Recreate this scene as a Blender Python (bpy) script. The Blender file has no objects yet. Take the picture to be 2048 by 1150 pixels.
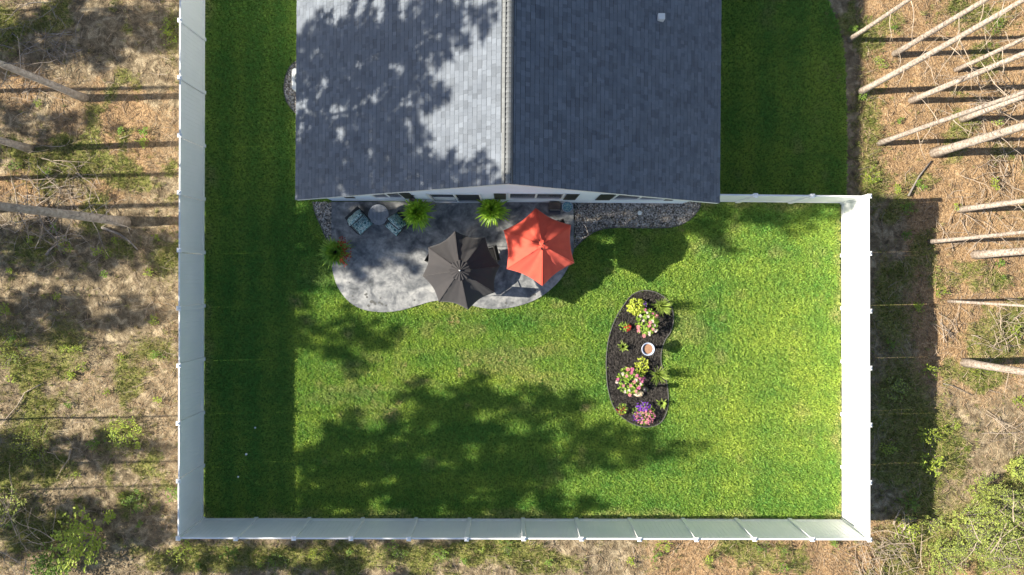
import bpy, math, random
import numpy as np
from mathutils import Vector, Matrix
PI = math.pi; R = math.radians
scn = bpy.context.scene
# ------------------------------------------------------------------ camera, sky, sun, exposure
H = 24.0; PPM = 57.6; CX, CY = 1016.0, 555.0
cam = bpy.data.objects.new('camera', bpy.data.cameras.new('camera')); scn.collection.objects.link(cam)
cam.location = (0, 0, H); cam.rotation_euler = (0, 0, 0)
cam.data.sensor_width = 36; cam.data.lens = 36*PPM*H/2048
cam.data.shift_x = (1024-CX)/2048; cam.data.shift_y = -(575-CY)/2048
cam.data.clip_start = 0.1; cam.data.clip_end = 1500
scn.camera = cam
SUN_E, SUN_A = R(29.3), R(1.6)
w = bpy.data.worlds.new("World"); scn.world = w; w.use_nodes = True
nt = w.node_tree; bg = nt.nodes['Background']
sky = nt.nodes.new('ShaderNodeTexSky'); sky.sky_type = 'NISHITA'; sky.sun_disc = False
sky.sun_elevation = SUN_E; sky.sun_rotation = R(270) - SUN_A
nt.links.new(sky.outputs[0], bg.inputs[0]); bg.inputs[1].default_value = 0.072
sl = bpy.data.lights.new('sun', 'SUN'); sl.energy = 5.0; sl.angle = R(0.45); sl.color = (1.0, 0.92, 0.77)
sun = bpy.data.objects.new('sun', sl); scn.collection.objects.link(sun)
sd = Vector((math.cos(SUN_E)*math.cos(SUN_A), math.cos(SUN_E)*math.sin(SUN_A), -math.sin(SUN_E)))
sun.rotation_euler = sd.to_track_quat('-Z', 'Y').to_euler(); sun.location = (-40, 0, 40)
vs = scn.view_settings; vs.view_transform = 'Standard'; vs.look = 'None'; vs.gamma = 1; vs.use_curve_mapping = False
vs.exposure = 1.42
scn.display_settings.display_device = 'sRGB'
scn.cycles.max_bounces = 5; scn.cycles.diffuse_bounces = 3; scn.cycles.use_denoising = True

rng = np.random.default_rng(7); random.seed(7)
def P(px, py, h=0.0):
    k = PPM*H/(H-h); return ((px-CX)/k, (CY-py)/k)
def P3(px, py, h=0.0):
    x, y = P(px, py, h); return Vector((x, y, h))

# ------------------------------------------------------------------ helpers
COL = scn.collection
def link(o, parent=None):
    COL.objects.link(o)
    if parent is not None: o.parent = parent
    return o
def tag(o, label=None, cat=None, group=None, kind=None):
    if label: o['label'] = label
    if cat: o['category'] = cat
    if group: o['group'] = group
    if kind: o['kind'] = kind
    return o
def empty(name, loc, label, cat, group=None, rz=0.0):
    o = bpy.data.objects.new(name, None); o.empty_display_size = .3
    o.location = loc; o.rotation_euler = (0, 0, rz); link(o); tag(o, label, cat, group); return o

class MB:
    def __init__(s): s.v = []; s.f = []; s.n = 0; s.col = []
    def add(s, vs, fs, tone=None):
        b = s.n; s.v.extend([tuple(v) for v in vs]); s.n += len(vs)
        s.f.extend([tuple(i+b for i in f) for f in fs])
        s.col.extend([1.0 if tone is None else tone]*len(vs))
    def box(s, x0, x1, y0, y1, z0, z1, M=None, tone=None):
        vs = [(x0,y0,z0),(x1,y0,z0),(x1,y1,z0),(x0,y1,z0),(x0,y0,z1),(x1,y0,z1),(x1,y1,z1),(x0,y1,z1)]
        if M is not None: vs = [M @ Vector(v) for v in vs]
        s.add(vs, [(3,2,1,0),(4,5,6,7),(0,1,5,4),(1,2,6,5),(2,3,7,6),(3,0,4,7)], tone)
    def bbox(s, x0, x1, y0, y1, z0, z1, b=.01, M=None):   # box with chamfered top and vertical edges
        vs = []
        for z, q in ((z0, 0), (z1-b, 0), (z1, b)):
            for (x, y) in ((x0+b+q, y0+q), (x1-b-q, y0+q), (x1-q, y0+b+q), (x1-q, y1-b-q), (x1-b-q, y1-q), (x0+b+q, y1-q), (x0+q, y1-b-q), (x0+q, y0+b+q)):
                vs.append((x, y, z))
        if M is not None: vs = [M @ Vector(v) for v in vs]
        fs = [tuple(range(7, -1, -1)), tuple(range(16, 24))]
        for l in (0, 8):
            for i in range(8): fs.append((l+i, l+(i+1) % 8, l+8+(i+1) % 8, l+8+i))
        s.add(vs, fs)
    def tube(s, pts, rad, n=6, caps=True, tone=None):
        pts = [Vector(p) for p in pts]
        if not hasattr(rad, '__len__'): rad = [rad]*len(pts)
        vs = []; fs = []
        up = Vector((0, 0, 1))
        for i, p in enumerate(pts):
            d = (pts[min(i+1, len(pts)-1)]-pts[max(i-1, 0)]).normalized()
            a = d.cross(up)
            if a.length < .05: a = d.cross(Vector((0, 1, 0)))
            a.normalize(); b = d.cross(a)
            for k in range(n):
                t = 2*PI*k/n; vs.append(p+(a*math.cos(t)+b*math.sin(t))*rad[i])
        for i in range(len(pts)-1):
            for k in range(n):
                fs.append((i*n+k, i*n+(k+1) % n, (i+1)*n+(k+1) % n, (i+1)*n+k))
        if caps: fs.append(tuple(range(n-1, -1, -1))); fs.append(tuple(range((len(pts)-1)*n, len(pts)*n)))
        s.add(vs, fs, tone)
    def lathe(s, prof, c=(0, 0, 0), n=20, close=False):
        vs = []; fs = []
        for (r, z) in prof:
            for k in range(n): vs.append((c[0]+r*math.cos(2*PI*k/n), c[1]+r*math.sin(2*PI*k/n), c[2]+z))
        for i in range(len(prof)-1):
            for k in range(n): fs.append((i*n+k, i*n+(k+1) % n, (i+1)*n+(k+1) % n, (i+1)*n+k))
        fs.append(tuple(range(n-1, -1, -1))); fs.append(tuple(range((len(prof)-1)*n, len(prof)*n)))
        s.add(vs, fs)
    def leaf(s, p, az, L, wd, rise, droop, seg=4, tone=None, fold=.25):   # arching blade from p
        vs = []; fs = []; dx, dy = math.cos(az), math.sin(az)
        for i in range(seg+1):
            t = i/seg; r = L*t*(1-.12*t); z = rise*t-droop*t*t
            wv = wd*.5*(1.0-.0*t)*(math.sin(PI*min(.98, .12+.86*t))**.7)
            c = (p[0]+dx*r, p[1]+dy*r, p[2]+z)
            vs += [(c[0]-dy*wv, c[1]+dx*wv, c[2]+wv*fold), (c[0], c[1], c[2]-wv*fold), (c[0]+dy*wv, c[1]-dx*wv, c[2]+wv*fold)]
        for i in range(seg):
            a = i*3; fs += [(a, a+1, a+4, a+3), (a+1, a+2, a+5, a+4)]
        s.add(vs, fs, tone)
    def mesh(s, name, m=None, smooth=False):
        me = bpy.data.meshes.new(name); me.from_pydata(s.v, [], s.f); 
        if m is not None:
            for q in (m if isinstance(m, (list, tuple)) else [m]): me.materials.append(q)
        at = me.attributes.new('tone', 'FLOAT', 'POINT'); at.data.foreach_set('value', np.array(s.col, dtype=np.float32))
        if smooth: me.polygons.foreach_set('use_smooth', [True]*len(me.polygons))
        me.update(); return me
    def build(s, name, m, parent=None, smooth=False, loc=None):
        o = bpy.data.objects.new(name, s.mesh(name, m, smooth))
        if loc is not None: o.location = loc
        return link(o, parent)

def np_mesh(name, V, F, m, tone=None, smooth=False):       # V (n,3), F (m,k) all same size
    me = bpy.data.meshes.new(name); V = np.asarray(V, np.float32); F = np.asarray(F, np.int32)
    k = F.shape[1]
    me.vertices.add(len(V)); me.vertices.foreach_set('co', V.ravel())
    me.loops.add(F.size); me.loops.foreach_set('vertex_index', F.ravel())
    me.polygons.add(len(F)); me.polygons.foreach_set('loop_start', np.arange(0, F.size, k, dtype=np.int32))
    me.polygons.foreach_set('loop_total', np.full(len(F), k, np.int32))
    if smooth: me.polygons.foreach_set('use_smooth', np.ones(len(F), bool))
    if tone is not None:
        at = me.attributes.new('tone', 'FLOAT', 'POINT'); at.data.foreach_set('value', np.asarray(tone, np.float32))
    me.materials.append(m); me.update(calc_edges=True); me.validate(); return me

# value noise in numpy
_T = rng.random((256, 256))
def vnoise(x, y):
    x = np.asarray(x, float); y = np.asarray(y, float)
    xi = np.floor(x).astype(int); yi = np.floor(y).astype(int); fx = x-xi; fy = y-yi
    fx = fx*fx*(3-2*fx); fy = fy*fy*(3-2*fy)
    a = _T[xi % 256, yi % 256]; b = _T[(xi+1) % 256, yi % 256]; c = _T[xi % 256, (yi+1) % 256]; d = _T[(xi+1) % 256, (yi+1) % 256]
    return (a*(1-fx)+b*fx)*(1-fy)+(c*(1-fx)+d*fx)*fy
def fbm(x, y, s=1.0, o=4, off=0.0):
    t = 0; a = .5; n = 0
    for i in range(o): t = t+a*vnoise(x*s+off+17.3*i, y*s-off+9.1*i); n += a; a *= .5; s *= 2.03
    return t/n
def sm(e0, e1, x): 
    t = np.clip((x-e0)/(e1-e0), 0, 1); return t*t*(3-2*t)
def inpoly(X, Y, poly):
    X = np.asarray(X); Y = np.asarray(Y); r = np.zeros(X.shape, bool); n = len(poly); j = n-1
    for i in range(n):
        xi, yi = poly[i]; xj, yj = poly[j]
        if yi != yj:
            c = ((yi > Y) != (yj > Y)) & (X < (xj-xi)*(Y-yi)/(yj-yi)+xi); r ^= c
        j = i
    return r
def spline(pts, closed=True, sub=6):
    out = []; n = len(pts); rngi = range(n if closed else n-1)
    for i in rngi:
        g = (lambda k: pts[k % n]) if closed else (lambda k: pts[min(max(k, 0), n-1)])
        p0, p1, p2, p3 = g(i-1), g(i), g(i+1), g(i+2)
        for s in range(sub):
            t = s/sub
            out.append(tuple(.5*((2*p1[a])+(-p0[a]+p2[a])*t+(2*p0[a]-5*p1[a]+4*p2[a]-p3[a])*t*t+(-p0[a]+3*p1[a]-3*p2[a]+p3[a])*t**3) for a in (0, 1)))
    if not closed: out.append(tuple(pts[-1]))
    return out

# ------------------------------------------------------------------ materials
def mat(name, col, rough=.7, col2=None, scale=5.0, detail=4, mix=(.35, .65), bump=0.0, bscale=None, tone=0.0, rnd=0.0, spec=.3, metal=0.0, coord='Object', trans=0.0, sheen=0.0):
    m = bpy.data.materials.new(name); m.use_nodes = True; n = m.node_tree; b = n.nodes['Principled BSDF']; L = n.links.new
    b.inputs['Roughness'].default_value = rough; b.inputs['Specular IOR Level'].default_value = spec; b.inputs['Metallic'].default_value = metal
    if sheen: b.inputs['Sheen Weight'].default_value = sheen
    def vec():
        if coord == 'World': g = n.nodes.new('ShaderNodeNewGeometry'); return g.outputs['Position']
        g = n.nodes.new('ShaderNodeTexCoord'); return g.outputs[coord]
    cur = None
    if col2 is not None:
        t = n.nodes.new('ShaderNodeTexNoise'); t.inputs['Scale'].default_value = scale; t.inputs['Detail'].default_value = detail; L(vec(), t.inputs['Vector'])
        mr = n.nodes.new('ShaderNodeMapRange'); mr.inputs['From Min'].default_value = mix[0]; mr.inputs['From Max'].default_value = mix[1]; L(t.outputs['Fac'], mr.inputs['Value'])
        mx = n.nodes.new('ShaderNodeMix'); mx.data_type = 'RGBA'; L(mr.outputs[0], mx.inputs[0])
        mx.inputs[6].default_value = (*col, 1); mx.inputs[7].default_value = (*col2, 1); cur = mx.outputs[2]
    else:
        rgb = n.nodes.new('ShaderNodeRGB'); rgb.outputs[0].default_value = (*col, 1); cur = rgb.outputs[0]
    def mul(cur, val_out, amt):
        mr = n.nodes.new('ShaderNodeMapRange'); mr.clamp = False; mr.inputs['To Min'].default_value = 1-amt; mr.inputs['To Max'].default_value = 1+amt; L(val_out, mr.inputs['Value'])
        v = n.nodes.new('ShaderNodeVectorMath'); v.operation = 'SCALE'; L(cur, v.inputs[0]); L(mr.outputs[0], v.inputs['Scale']); return v.outputs[0]
    if tone:
        a = n.nodes.new('ShaderNodeAttribute'); a.attribute_name = 'tone'; cur = mul(cur, a.outputs['Fac'], tone)
    if rnd:
        a = n.nodes.new('ShaderNodeObjectInfo'); cur = mul(cur, a.outputs['Random'], rnd)
    L(cur, b.inputs['Base Color'])
    if bump:
        t = n.nodes.new('ShaderNodeTexNoise'); t.inputs['Scale'].default_value = bscale or scale*4; t.inputs['Detail'].default_value = 6; L(vec(), t.inputs['Vector'])
        bp = n.nodes.new('ShaderNodeBump'); bp.inputs['Strength'].default_value = bump; bp.inputs['Distance'].default_value = .02; L(t.outputs['Fac'], bp.inputs['Height']); L(bp.outputs[0], b.inputs['Normal'])
    if trans:
        tr = n.nodes.new('ShaderNodeBsdfTranslucent'); L(cur, tr.inputs['Color']); ms = n.nodes.new('ShaderNodeMixShader'); ms.inputs[0].default_value = trans
        L(b.outputs[0], ms.inputs[1]); L(tr.outputs[0], ms.inputs[2]); L(ms.outputs[0], n.nodes['Material Output'].inputs[0])
    return m

M = {}
M['vinyl'] = mat('white_vinyl', (.82, .82, .82), .38, (.77, .78, .78), 1.2, bump=.03, bscale=30, coord='World')
M['white_trim'] = mat('white_trim', (.78, .78, .78), .5, (.72, .73, .73), 2)
M['siding'] = mat('white_siding', (.76, .81, .88), .6, (.72, .77, .84), 1.5)
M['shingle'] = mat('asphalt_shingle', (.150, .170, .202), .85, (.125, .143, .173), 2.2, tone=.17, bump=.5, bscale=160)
M['ridge'] = mat('ridge_shingle', (.19, .20, .205), .85, (.155, .163, .17), 9, rnd=.12, bump=.4, bscale=160)
M['black_gap'] = mat('black_gap_fill', (.012, .012, .014), .6)  # flat black that paints the dark of narrow gaps and openings
M['shutter'] = mat('charcoal_shutter', (.022, .024, .024), .5, (.03, .032, .03), 6)
M['glass'] = mat('window_glass', (.022, .030, .045), .22, spec=.2)
M['screen'] = mat('insect_screen', (.035, .04, .05), .6)
M['dark_metal'] = mat('dark_metal', (.02, .02, .022), .4, spec=.5)
M['bark_r'] = mat('pale_pine_bark', (.42, .365, .315), .9, (.20, .155, .125), 14, bump=.9, bscale=35, coord='World', rnd=.1)
M['bark_l'] = mat('grey_pine_bark', (.45, .395, .345), .9, (.27, .225, .19), 9, bump=.9, bscale=30, coord='World', rnd=.1)
M['deadwood'] = mat('dead_branch_wood', (.40, .33, .26), .9, (.28, .22, .17), 6, rnd=.1)
M['deadgrey'] = mat('grey_dead_wood', (.27, .24, .22), .9, (.17, .15, .135), 8, rnd=.12)
M['needle'] = mat('pine_needles', (.035, .065, .02), .7, (.05, .085, .022), 1.5, trans=.12)
M['needle_lit'] = mat('soft_pine_needles', (.075, .10, .045), .7, (.06, .085, .03), 1.5, trans=.3)
M['weed'] = mat('weed_leaf', (.20, .30, .045), .55, (.13, .22, .035), 3, tone=.25, rnd=.2, trans=.35)
M['weed_y'] = mat('yellow_weed_leaf', (.36, .42, .06), .55, (.25, .34, .05), 3, tone=.2, rnd=.2, trans=.35)
M['bush'] = mat('thicket_leaf', (.40, .44, .10), .55, (.26, .34, .075), 2.5, tone=.3, rnd=.2, trans=.3)
M['fern'] = mat('fern_leaf', (.44, .64, .06), .45, (.26, .50, .045), 8, tone=.3, trans=.35, spec=.4)
M['tropic'] = mat('deep_green_leaf', (.17, .34, .04), .4, (.32, .46, .06), 7, tone=.3, trans=.3, spec=.4)
M['lime'] = mat('lime_leaf', (.50, .55, .07), .5, (.40, .48, .06), 12, tone=.25, trans=.3)
M['blade'] = mat('ornamental_grass_blade', (.32, .46, .09), .5, (.42, .50, .13), 8, tone=.25, trans=.3)
M['leaf'] = mat('flower_leaf', (.30, .42, .055), .5, (.18, .32, .04), 10, tone=.3, trans=.3)
M['pink'] = mat('pink_petals', (.78, .26, .30), .6, (.80, .42, .42), 25, rnd=.1, trans=.2)
M['palepink'] = mat('pale_pink_petals', (.82, .62, .58), .6, (.84, .76, .70), 25, trans=.2)
M['magenta'] = mat('magenta_petals', (.62, .12, .30), .6, (.70, .25, .42), 25, trans=.2)
M['purple'] = mat('purple_petals', (.17, .035, .48), .6, (.26, .07, .55), 25, tone=.3, trans=.2)
M['redp'] = mat('red_petals', (.55, .035, .02), .6, (.42, .03, .03), 25, tone=.3, trans=.2)
M['orangered'] = mat('orange_red_petals', (.36, .045, .015), .6, (.22, .03, .015), 25, tone=.3, trans=.2)
M['mulch_base'] = mat('dark_mulch_soil', (.018, .015, .013), .95, (.03, .025, .022), 25, bump=1, bscale=60, coord='World')
M['mulch'] = mat('mulch_shred', (.036, .032, .030), .9, (.07, .062, .056), 12, rnd=.9)
M['stone'] = mat('river_stone', (.25, .235, .225), .6, (.37, .34, .30), 8, rnd=.85, bump=.3, coord='Object')
M['stone_base'] = mat('dark_gravel_ground', (.05, .045, .045), .9, (.08, .07, .06), 30, bump=1, bscale=80, coord='World')
M['stone_warm'] = mat('warm_river_stone', (.26, .21, .16), .6, (.36, .28, .20), 8, rnd=.65)
M['edging'] = mat('black_edging', (.03, .03, .03), .5)
M['edging_top'] = mat('paler_edging', (.17, .165, .155), .6)  # paler grey along the top of the strip
M['ceramic'] = mat('glazed_ceramic', (.50, .53, .62), .25, (.36, .42, .58), 4)
M['birdwater'] = mat('brown_birdseed', (.36, .20, .12), .8, (.28, .15, .09), 30)
M['rock'] = mat('pale_sandstone', (.62, .52, .38), .8, (.50, .38, .24), 8, bump=.6)
M['ball'] = mat('white_plastic', (.8, .8, .8), .35)
M['red_canvas'] = mat('coral_red_canvas', (.66, .088, .052), .8, (.60, .075, .048), 3, bump=.12, bscale=14, trans=.12, sheen=.2)
M['black_canvas'] = mat('faded_black_canvas', (.034, .031, .033), .85, (.029, .027, .030), 2, bump=.12, bscale=14, sheen=.2)
M['chrome'] = mat('silver_finial', (.7, .7, .7), .3, metal=1)
M['cushion'] = None
M['grey_cushion'] = mat('grey_beige_cushion', (.32, .29, .26), .85, (.26, .24, .22), 20)
M['sling'] = mat('dark_sling_fabric', (.014, .014, .016), .9, (.02, .02, .02), 30, spec=.1)
M['table_grey'] = mat('grey_table_slat', (.34, .36, .40), .5, (.28, .30, .34), 8)
M['cabinet'] = mat('brown_lid', (.085, .068, .06), .6, (.06, .05, .045), 14)
M['cabinet_front'] = mat('dark_blue_grey_shelf', (.045, .05, .07), .45)
M['bluebowl'] = mat('blue_mosaic', (.02, .16, .26), .3, (.30, .42, .38), 28, detail=6, mix=(.42, .62))
M['pot'] = mat('dark_pot', (.05, .045, .045), .5, (.08, .06, .05), 4)
M['ac_white'] = mat('white_enamel', (.72, .72, .70), .4)
M['ac_grille'] = mat('grey_grille', (.20, .22, .22), .5)
M['stain'] = mat('dark_damp_stain', (.10, .10, .095), .6)
M['soil'] = mat('potting_soil', (.03, .022, .016), .95)

def concrete():
    m = bpy.data.materials.new('stamped_grey_concrete'); m.use_nodes = True; n = m.node_tree; b = n.nodes['Principled BSDF']; L = n.links.new
    g = n.nodes.new('ShaderNodeNewGeometry')
    def noise(s, d, dist=0): 
        t = n.nodes.new('ShaderNodeTexNoise'); t.inputs['Scale'].default_value = s; t.inputs['Detail'].default_value = d; t.inputs['Distortion'].default_value = dist; L(g.outputs['Position'], t.inputs['Vector']); return t.outputs['Fac']
    def ramp(f, stops):
        r = n.nodes.new('ShaderNodeValToRGB'); e = r.color_ramp.elements
        while len(e) < len(stops): e.new(.5)
        for q, (p, c) in zip(e, stops): q.position = p; q.color = (*c, 1)
        L(f, r.inputs[0]); return r.outputs[0]
    c1 = ramp(noise(1.6, 8, 1.2), [(.32, (.10, .106, .114)), (.44, (.18, .187, .196)), (.55, (.27, .274, .278)), (.70, (.37, .37, .365))])
    c2 = ramp(noise(7, 8, .6), [(.3, (.62, .63, .65)), (.7, (1.22, 1.21, 1.18))])
    mx = n.nodes.new('ShaderNodeMix'); mx.data_type = 'RGBA'; mx.blend_type = 'MULTIPLY'; mx.inputs[0].default_value = 1; L(c1, mx.inputs[6]); L(c2, mx.inputs[7])
    vt = n.nodes.new('ShaderNodeTexVoronoi'); vt.feature = 'DISTANCE_TO_EDGE'; vt.inputs['Scale'].default_value = 1.7
    nz = n.nodes.new('ShaderNodeTexNoise'); nz.inputs['Scale'].default_value = 2.5; nz.inputs['Detail'].default_value = 5; L(g.outputs['Position'], nz.inputs['Vector'])
    va = n.nodes.new('ShaderNodeVectorMath'); va.operation = 'MULTIPLY_ADD'; va.inputs[1].default_value = (.5, .5, .5); L(nz.outputs['Color'], va.inputs[0]); L(g.outputs['Position'], va.inputs[2]); L(va.outputs[0], vt.inputs['Vector'])
    cr = ramp(vt.outputs['Distance'], [(0, (.86, .86, .86)), (.02, (1, 1, 1))])
    mx2 = n.nodes.new('ShaderNodeMix'); mx2.data_type = 'RGBA'; mx2.blend_type = 'MULTIPLY'; mx2.inputs[0].default_value = 1; L(mx.outputs[2], mx2.inputs[6]); L(cr, mx2.inputs[7])
    L(mx2.outputs[2], b.inputs['Base Color']); b.inputs['Roughness'].default_value = .62; b.inputs['Specular IOR Level'].default_value = .25
    bp = n.nodes.new('ShaderNodeBump'); bp.inputs['Strength'].default_value = .35; bp.inputs['Distance'].default_value = .02; L(noise(9, 8, .5), bp.inputs['Height']); L(bp.outputs[0], b.inputs['Normal'])
    return m
M['concrete'] = concrete()

def cushion_mat():
    m = bpy.data.materials.new('teal_floral_fabric'); m.use_nodes = True; n = m.node_tree; b = n.nodes['Principled BSDF']; L = n.links.new
    tc = n.nodes.new('ShaderNodeTexCoord'); v = n.nodes.new('ShaderNodeTexNoise'); v.inputs['Scale'].default_value = 9; v.inputs['Detail'].default_value = 3; v.inputs['Distortion'].default_value = 1.8
    L(tc.outputs['Object'], v.inputs['Vector'])
    r = n.nodes.new('ShaderNodeValToRGB'); r.color_ramp.interpolation = 'CONSTANT'; e = r.color_ramp.elements
    for q in range(3): e.new(.5)
    for q, (p, c) in zip(e, [(0, (.01, .05, .08)), (.38, (.03, .20, .22)), (.45, (.72, .80, .74)), (.51, (.012, .06, .09)), (.58, (.45, .68, .66))]): q.position = p; q.color = (*c, 1)
    L(v.outputs['Fac'], r.inputs[0]); L(r.outputs[0], b.inputs['Base Color']); b.inputs['Roughness'].default_value = .85; return m
M['cushion'] = cushion_mat()

def floor_mat():     # forest floor: attributes needle (tan litter), green (moss and short weeds)
    m = bpy.data.materials.new('forest_floor_soil'); m.use_nodes = True; n = m.node_tree; b = n.nodes['Principled BSDF']; L = n.links.new
    g = n.nodes.new('ShaderNodeNewGeometry')
    def noise(s, d, dist=0):
        t = n.nodes.new('ShaderNodeTexNoise'); t.inputs['Scale'].default_value = s; t.inputs['Detail'].default_value = d; t.inputs['Distortion'].default_value = dist; L(g.outputs['Position'], t.inputs['Vector']); return t.outputs['Fac']
    def ramp(f, stops):
        r = n.nodes.new('ShaderNodeValToRGB'); e = r.color_ramp.elements
        while len(e) < len(stops): e.new(.5)
        for q, (p, c) in zip(e, stops): q.position = p; q.color = (*c, 1)
        L(f, r.inputs[0]); return r.outputs[0]
    def attr(a): x = n.nodes.new('ShaderNodeAttribute'); x.attribute_name = a; return x.outputs['Fac']
    def mixc(f, a, bb, bt='MIX'):
        x = n.nodes.new('ShaderNodeMix'); x.data_type = 'RGBA'; x.blend_type = bt
        if isinstance(f, float): x.inputs[0].default_value = f
        else: L(f, x.inputs[0])
        L(a, x.inputs[6]); L(bb, x.inputs[7]); return x.outputs[2]
    dirt = ramp(noise(3.5, 10, .8), [(.3, (.095, .073, .046)), (.5, (.21, .164, .104)), (.7, (.42, .34, .225))])
    need = ramp(noise(9, 10, 1.5), [(.3, (.13, .078, .04)), (.48, (.29, .185, .098)), (.62, (.38, .255, .14)), (.75, (.52, .39, .235))])
    gre = ramp(noise(14, 10, .8), [(.35, (.065, .075, .02)), (.5, (.16, .17, .045)), (.68, (.30, .27, .10))])
    def soft(a, lo, hi):
        ad = n.nodes.new('ShaderNodeMath'); ad.operation = 'ADD'; L(a, ad.inputs[0]); nn = n.nodes.new('ShaderNodeMath'); nn.operation = 'MULTIPLY_ADD'; nn.inputs[1].default_value = .9; nn.inputs[2].default_value = -.45; L(noise(11, 8, .5), nn.inputs[0]); L(nn.outputs[0], ad.inputs[1])
        mr = n.nodes.new('ShaderNodeMapRange'); mr.inputs['From Min'].default_value = lo; mr.inputs['From Max'].default_value = hi; L(ad.outputs[0], mr.inputs['Value']); return mr.outputs[0]
    c = mixc(soft(attr('litter'), .3, .7), dirt, need); c = mixc(soft(attr('green'), .35, .75), c, gre)
    c = mixc(1.0, c, ramp(noise(38, 6, 0), [(.3, (.5, .5, .5)), (.7, (1.4, 1.4, 1.4))]), 'MULTIPLY')
    L(c, b.inputs['Base Color']); b.inputs['Roughness'].default_value = .95; b.inputs['Specular IOR Level'].default_value = .1
    bp = n.nodes.new('ShaderNodeBump'); bp.inputs['Strength'].default_value = .9; bp.inputs['Distance'].default_value = .04; L(noise(16, 10, .6), bp.inputs['Height']); L(bp.outputs[0], b.inputs['Normal'])
    return m
M['floor'] = floor_mat()

def grass_mat(name, a, b_, dry):     # instance attributes: tone 0..1 and dry 0..1
    m = bpy.data.materials.new(name); m.use_nodes = True; n = m.node_tree; b = n.nodes['Principled BSDF']; L = n.links.new
    def ia(x): q = n.nodes.new('ShaderNodeAttribute'); q.attribute_type = 'INSTANCER'; q.attribute_name = x; return q.outputs['Fac']
    mx = n.nodes.new('ShaderNodeMix'); mx.data_type = 'RGBA'; L(ia('tone'), mx.inputs[0]); mx.inputs[6].default_value = (*a, 1); mx.inputs[7].default_value = (*b_, 1)
    m2 = n.nodes.new('ShaderNodeMix'); m2.data_type = 'RGBA'; L(ia('dry'), m2.inputs[0]); L(mx.outputs[2], m2.inputs[6]); m2.inputs[7].default_value = (*dry, 1)
    oi = n.nodes.new('ShaderNodeObjectInfo'); mr = n.nodes.new('ShaderNodeMapRange'); mr.inputs['To Min'].default_value = .83; mr.inputs['To Max'].default_value = 1.17; L(oi.outputs['Random'], mr.inputs['Value'])
    v = n.nodes.new('ShaderNodeVectorMath'); v.operation = 'SCALE'; L(m2.outputs[2], v.inputs[0]); L(mr.outputs[0], v.inputs['Scale'])
    L(v.outputs[0], b.inputs['Base Color']); b.inputs['Roughness'].default_value = .5; b.inputs['Specular IOR Level'].default_value = .3
    tr = n.nodes.new('ShaderNodeBsdfTranslucent'); L(v.outputs[0], tr.inputs['Color']); ms = n.nodes.new('ShaderNodeMixShader'); ms.inputs[0].default_value = .35
    L(b.outputs[0], ms.inputs[1]); L(tr.outputs[0], ms.inputs[2]); L(ms.outputs[0], n.nodes['Material Output'].inputs[0])
    return m
M['grass'] = grass_mat('lawn_grass_blades', (.158, .355, .068), (.46, .575, .10), (.60, .50, .24))
M['wildgrass'] = grass_mat('wild_grass_blades', (.13, .19, .035), (.25, .27, .07), (.42, .32, .18))
M['lawn_soil'] = mat('lawn_thatch', (.06, .13, .02), .95, (.12, .18, .035), 3, bump=.6, bscale=40, coord='World')

# scatter of template meshes on numpy points (real geometry-node instances; for stuff only)
def scatter(name, pts, templates, smin, smax, label, tilt=.15, attrs=None, rots=None, idx=None, cat=None):
    pts = np.asarray(pts, np.float32); N = len(pts)
    me = bpy.data.meshes.new(name); me.vertices.add(N); me.vertices.foreach_set('co', pts.ravel())
    rot = rots if rots is not None else np.stack([rng.normal(0, tilt, N), rng.normal(0, tilt, N), rng.random(N)*2*PI], 1)
    me.attributes.new('rot', 'FLOAT_VECTOR', 'POINT').data.foreach_set('vector', rot.astype(np.float32).ravel())
    scl = smin+(smax-smin)*rng.random(N) if not hasattr(smin, '__len__') else smin
    me.attributes.new('scl', 'FLOAT', 'POINT').data.foreach_set('value', scl.astype(np.float32))
    me.attributes.new('idx', 'INT', 'POINT').data.foreach_set('value', (idx if idx is not None else rng.integers(0, len(templates), N)).astype(np.int32))
    for k, v in (attrs or {}).items(): me.attributes.new(k, 'FLOAT', 'POINT').data.foreach_set('value', np.asarray(v, np.float32))
    o = bpy.data.objects.new(name, me); link(o); tag(o, label, cat, kind='stuff')
    ng = bpy.data.node_groups.new(name+'_nodes', 'GeometryNodeTree')
    ng.interface.new_socket('Geometry', in_out='INPUT', socket_type='NodeSocketGeometry'); ng.interface.new_socket('Geometry', in_out='OUTPUT', socket_type='NodeSocketGeometry')
    N_ = ng.nodes.new; L = ng.links.new; gi = N_('NodeGroupInput'); go = N_('NodeGroupOutput')
    gin = N_('GeometryNodeGeometryToInstance')
    for t in templates[::-1]:
        oi = N_('GeometryNodeObjectInfo'); oi.inputs['Object'].default_value = t; oi.inputs['As Instance'].default_value = True; L(oi.outputs['Geometry'], gin.inputs[0])
    # object-info instances joined, then picked by index
    jn = N_('GeometryNodeJoinGeometry')
    for l in list(gin.inputs[0].links):
        L(l.from_socket, jn.inputs[0])
    ng.nodes.remove(gin)
    ip = N_('GeometryNodeInstanceOnPoints'); L(gi.outputs[0], ip.inputs['Points']); L(jn.outputs[0], ip.inputs['Instance'])
    ip.inputs['Pick Instance'].default_value = True
    def na(a, t): q = N_('GeometryNodeInputNamedAttribute'); q.data_type = t; q.inputs['Name'].default_value = a; return q.outputs['Attribute']
    L(na('idx', 'INT'), ip.inputs['Instance Index'])
    er = N_('FunctionNodeEulerToRotation'); L(na('rot', 'FLOAT_VECTOR'), er.inputs[0]); L(er.outputs[0], ip.inputs['Rotation'])
    L(na('scl', 'FLOAT'), ip.inputs['Scale']); L(ip.outputs[0], go.inputs[0])
    md = o.modifiers.new('scatter', 'NODES'); md.node_group = ng
    return o
def template(name, mb, m, smooth=False): return bpy.data.objects.new(name, mb.mesh(name, m, smooth))

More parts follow.
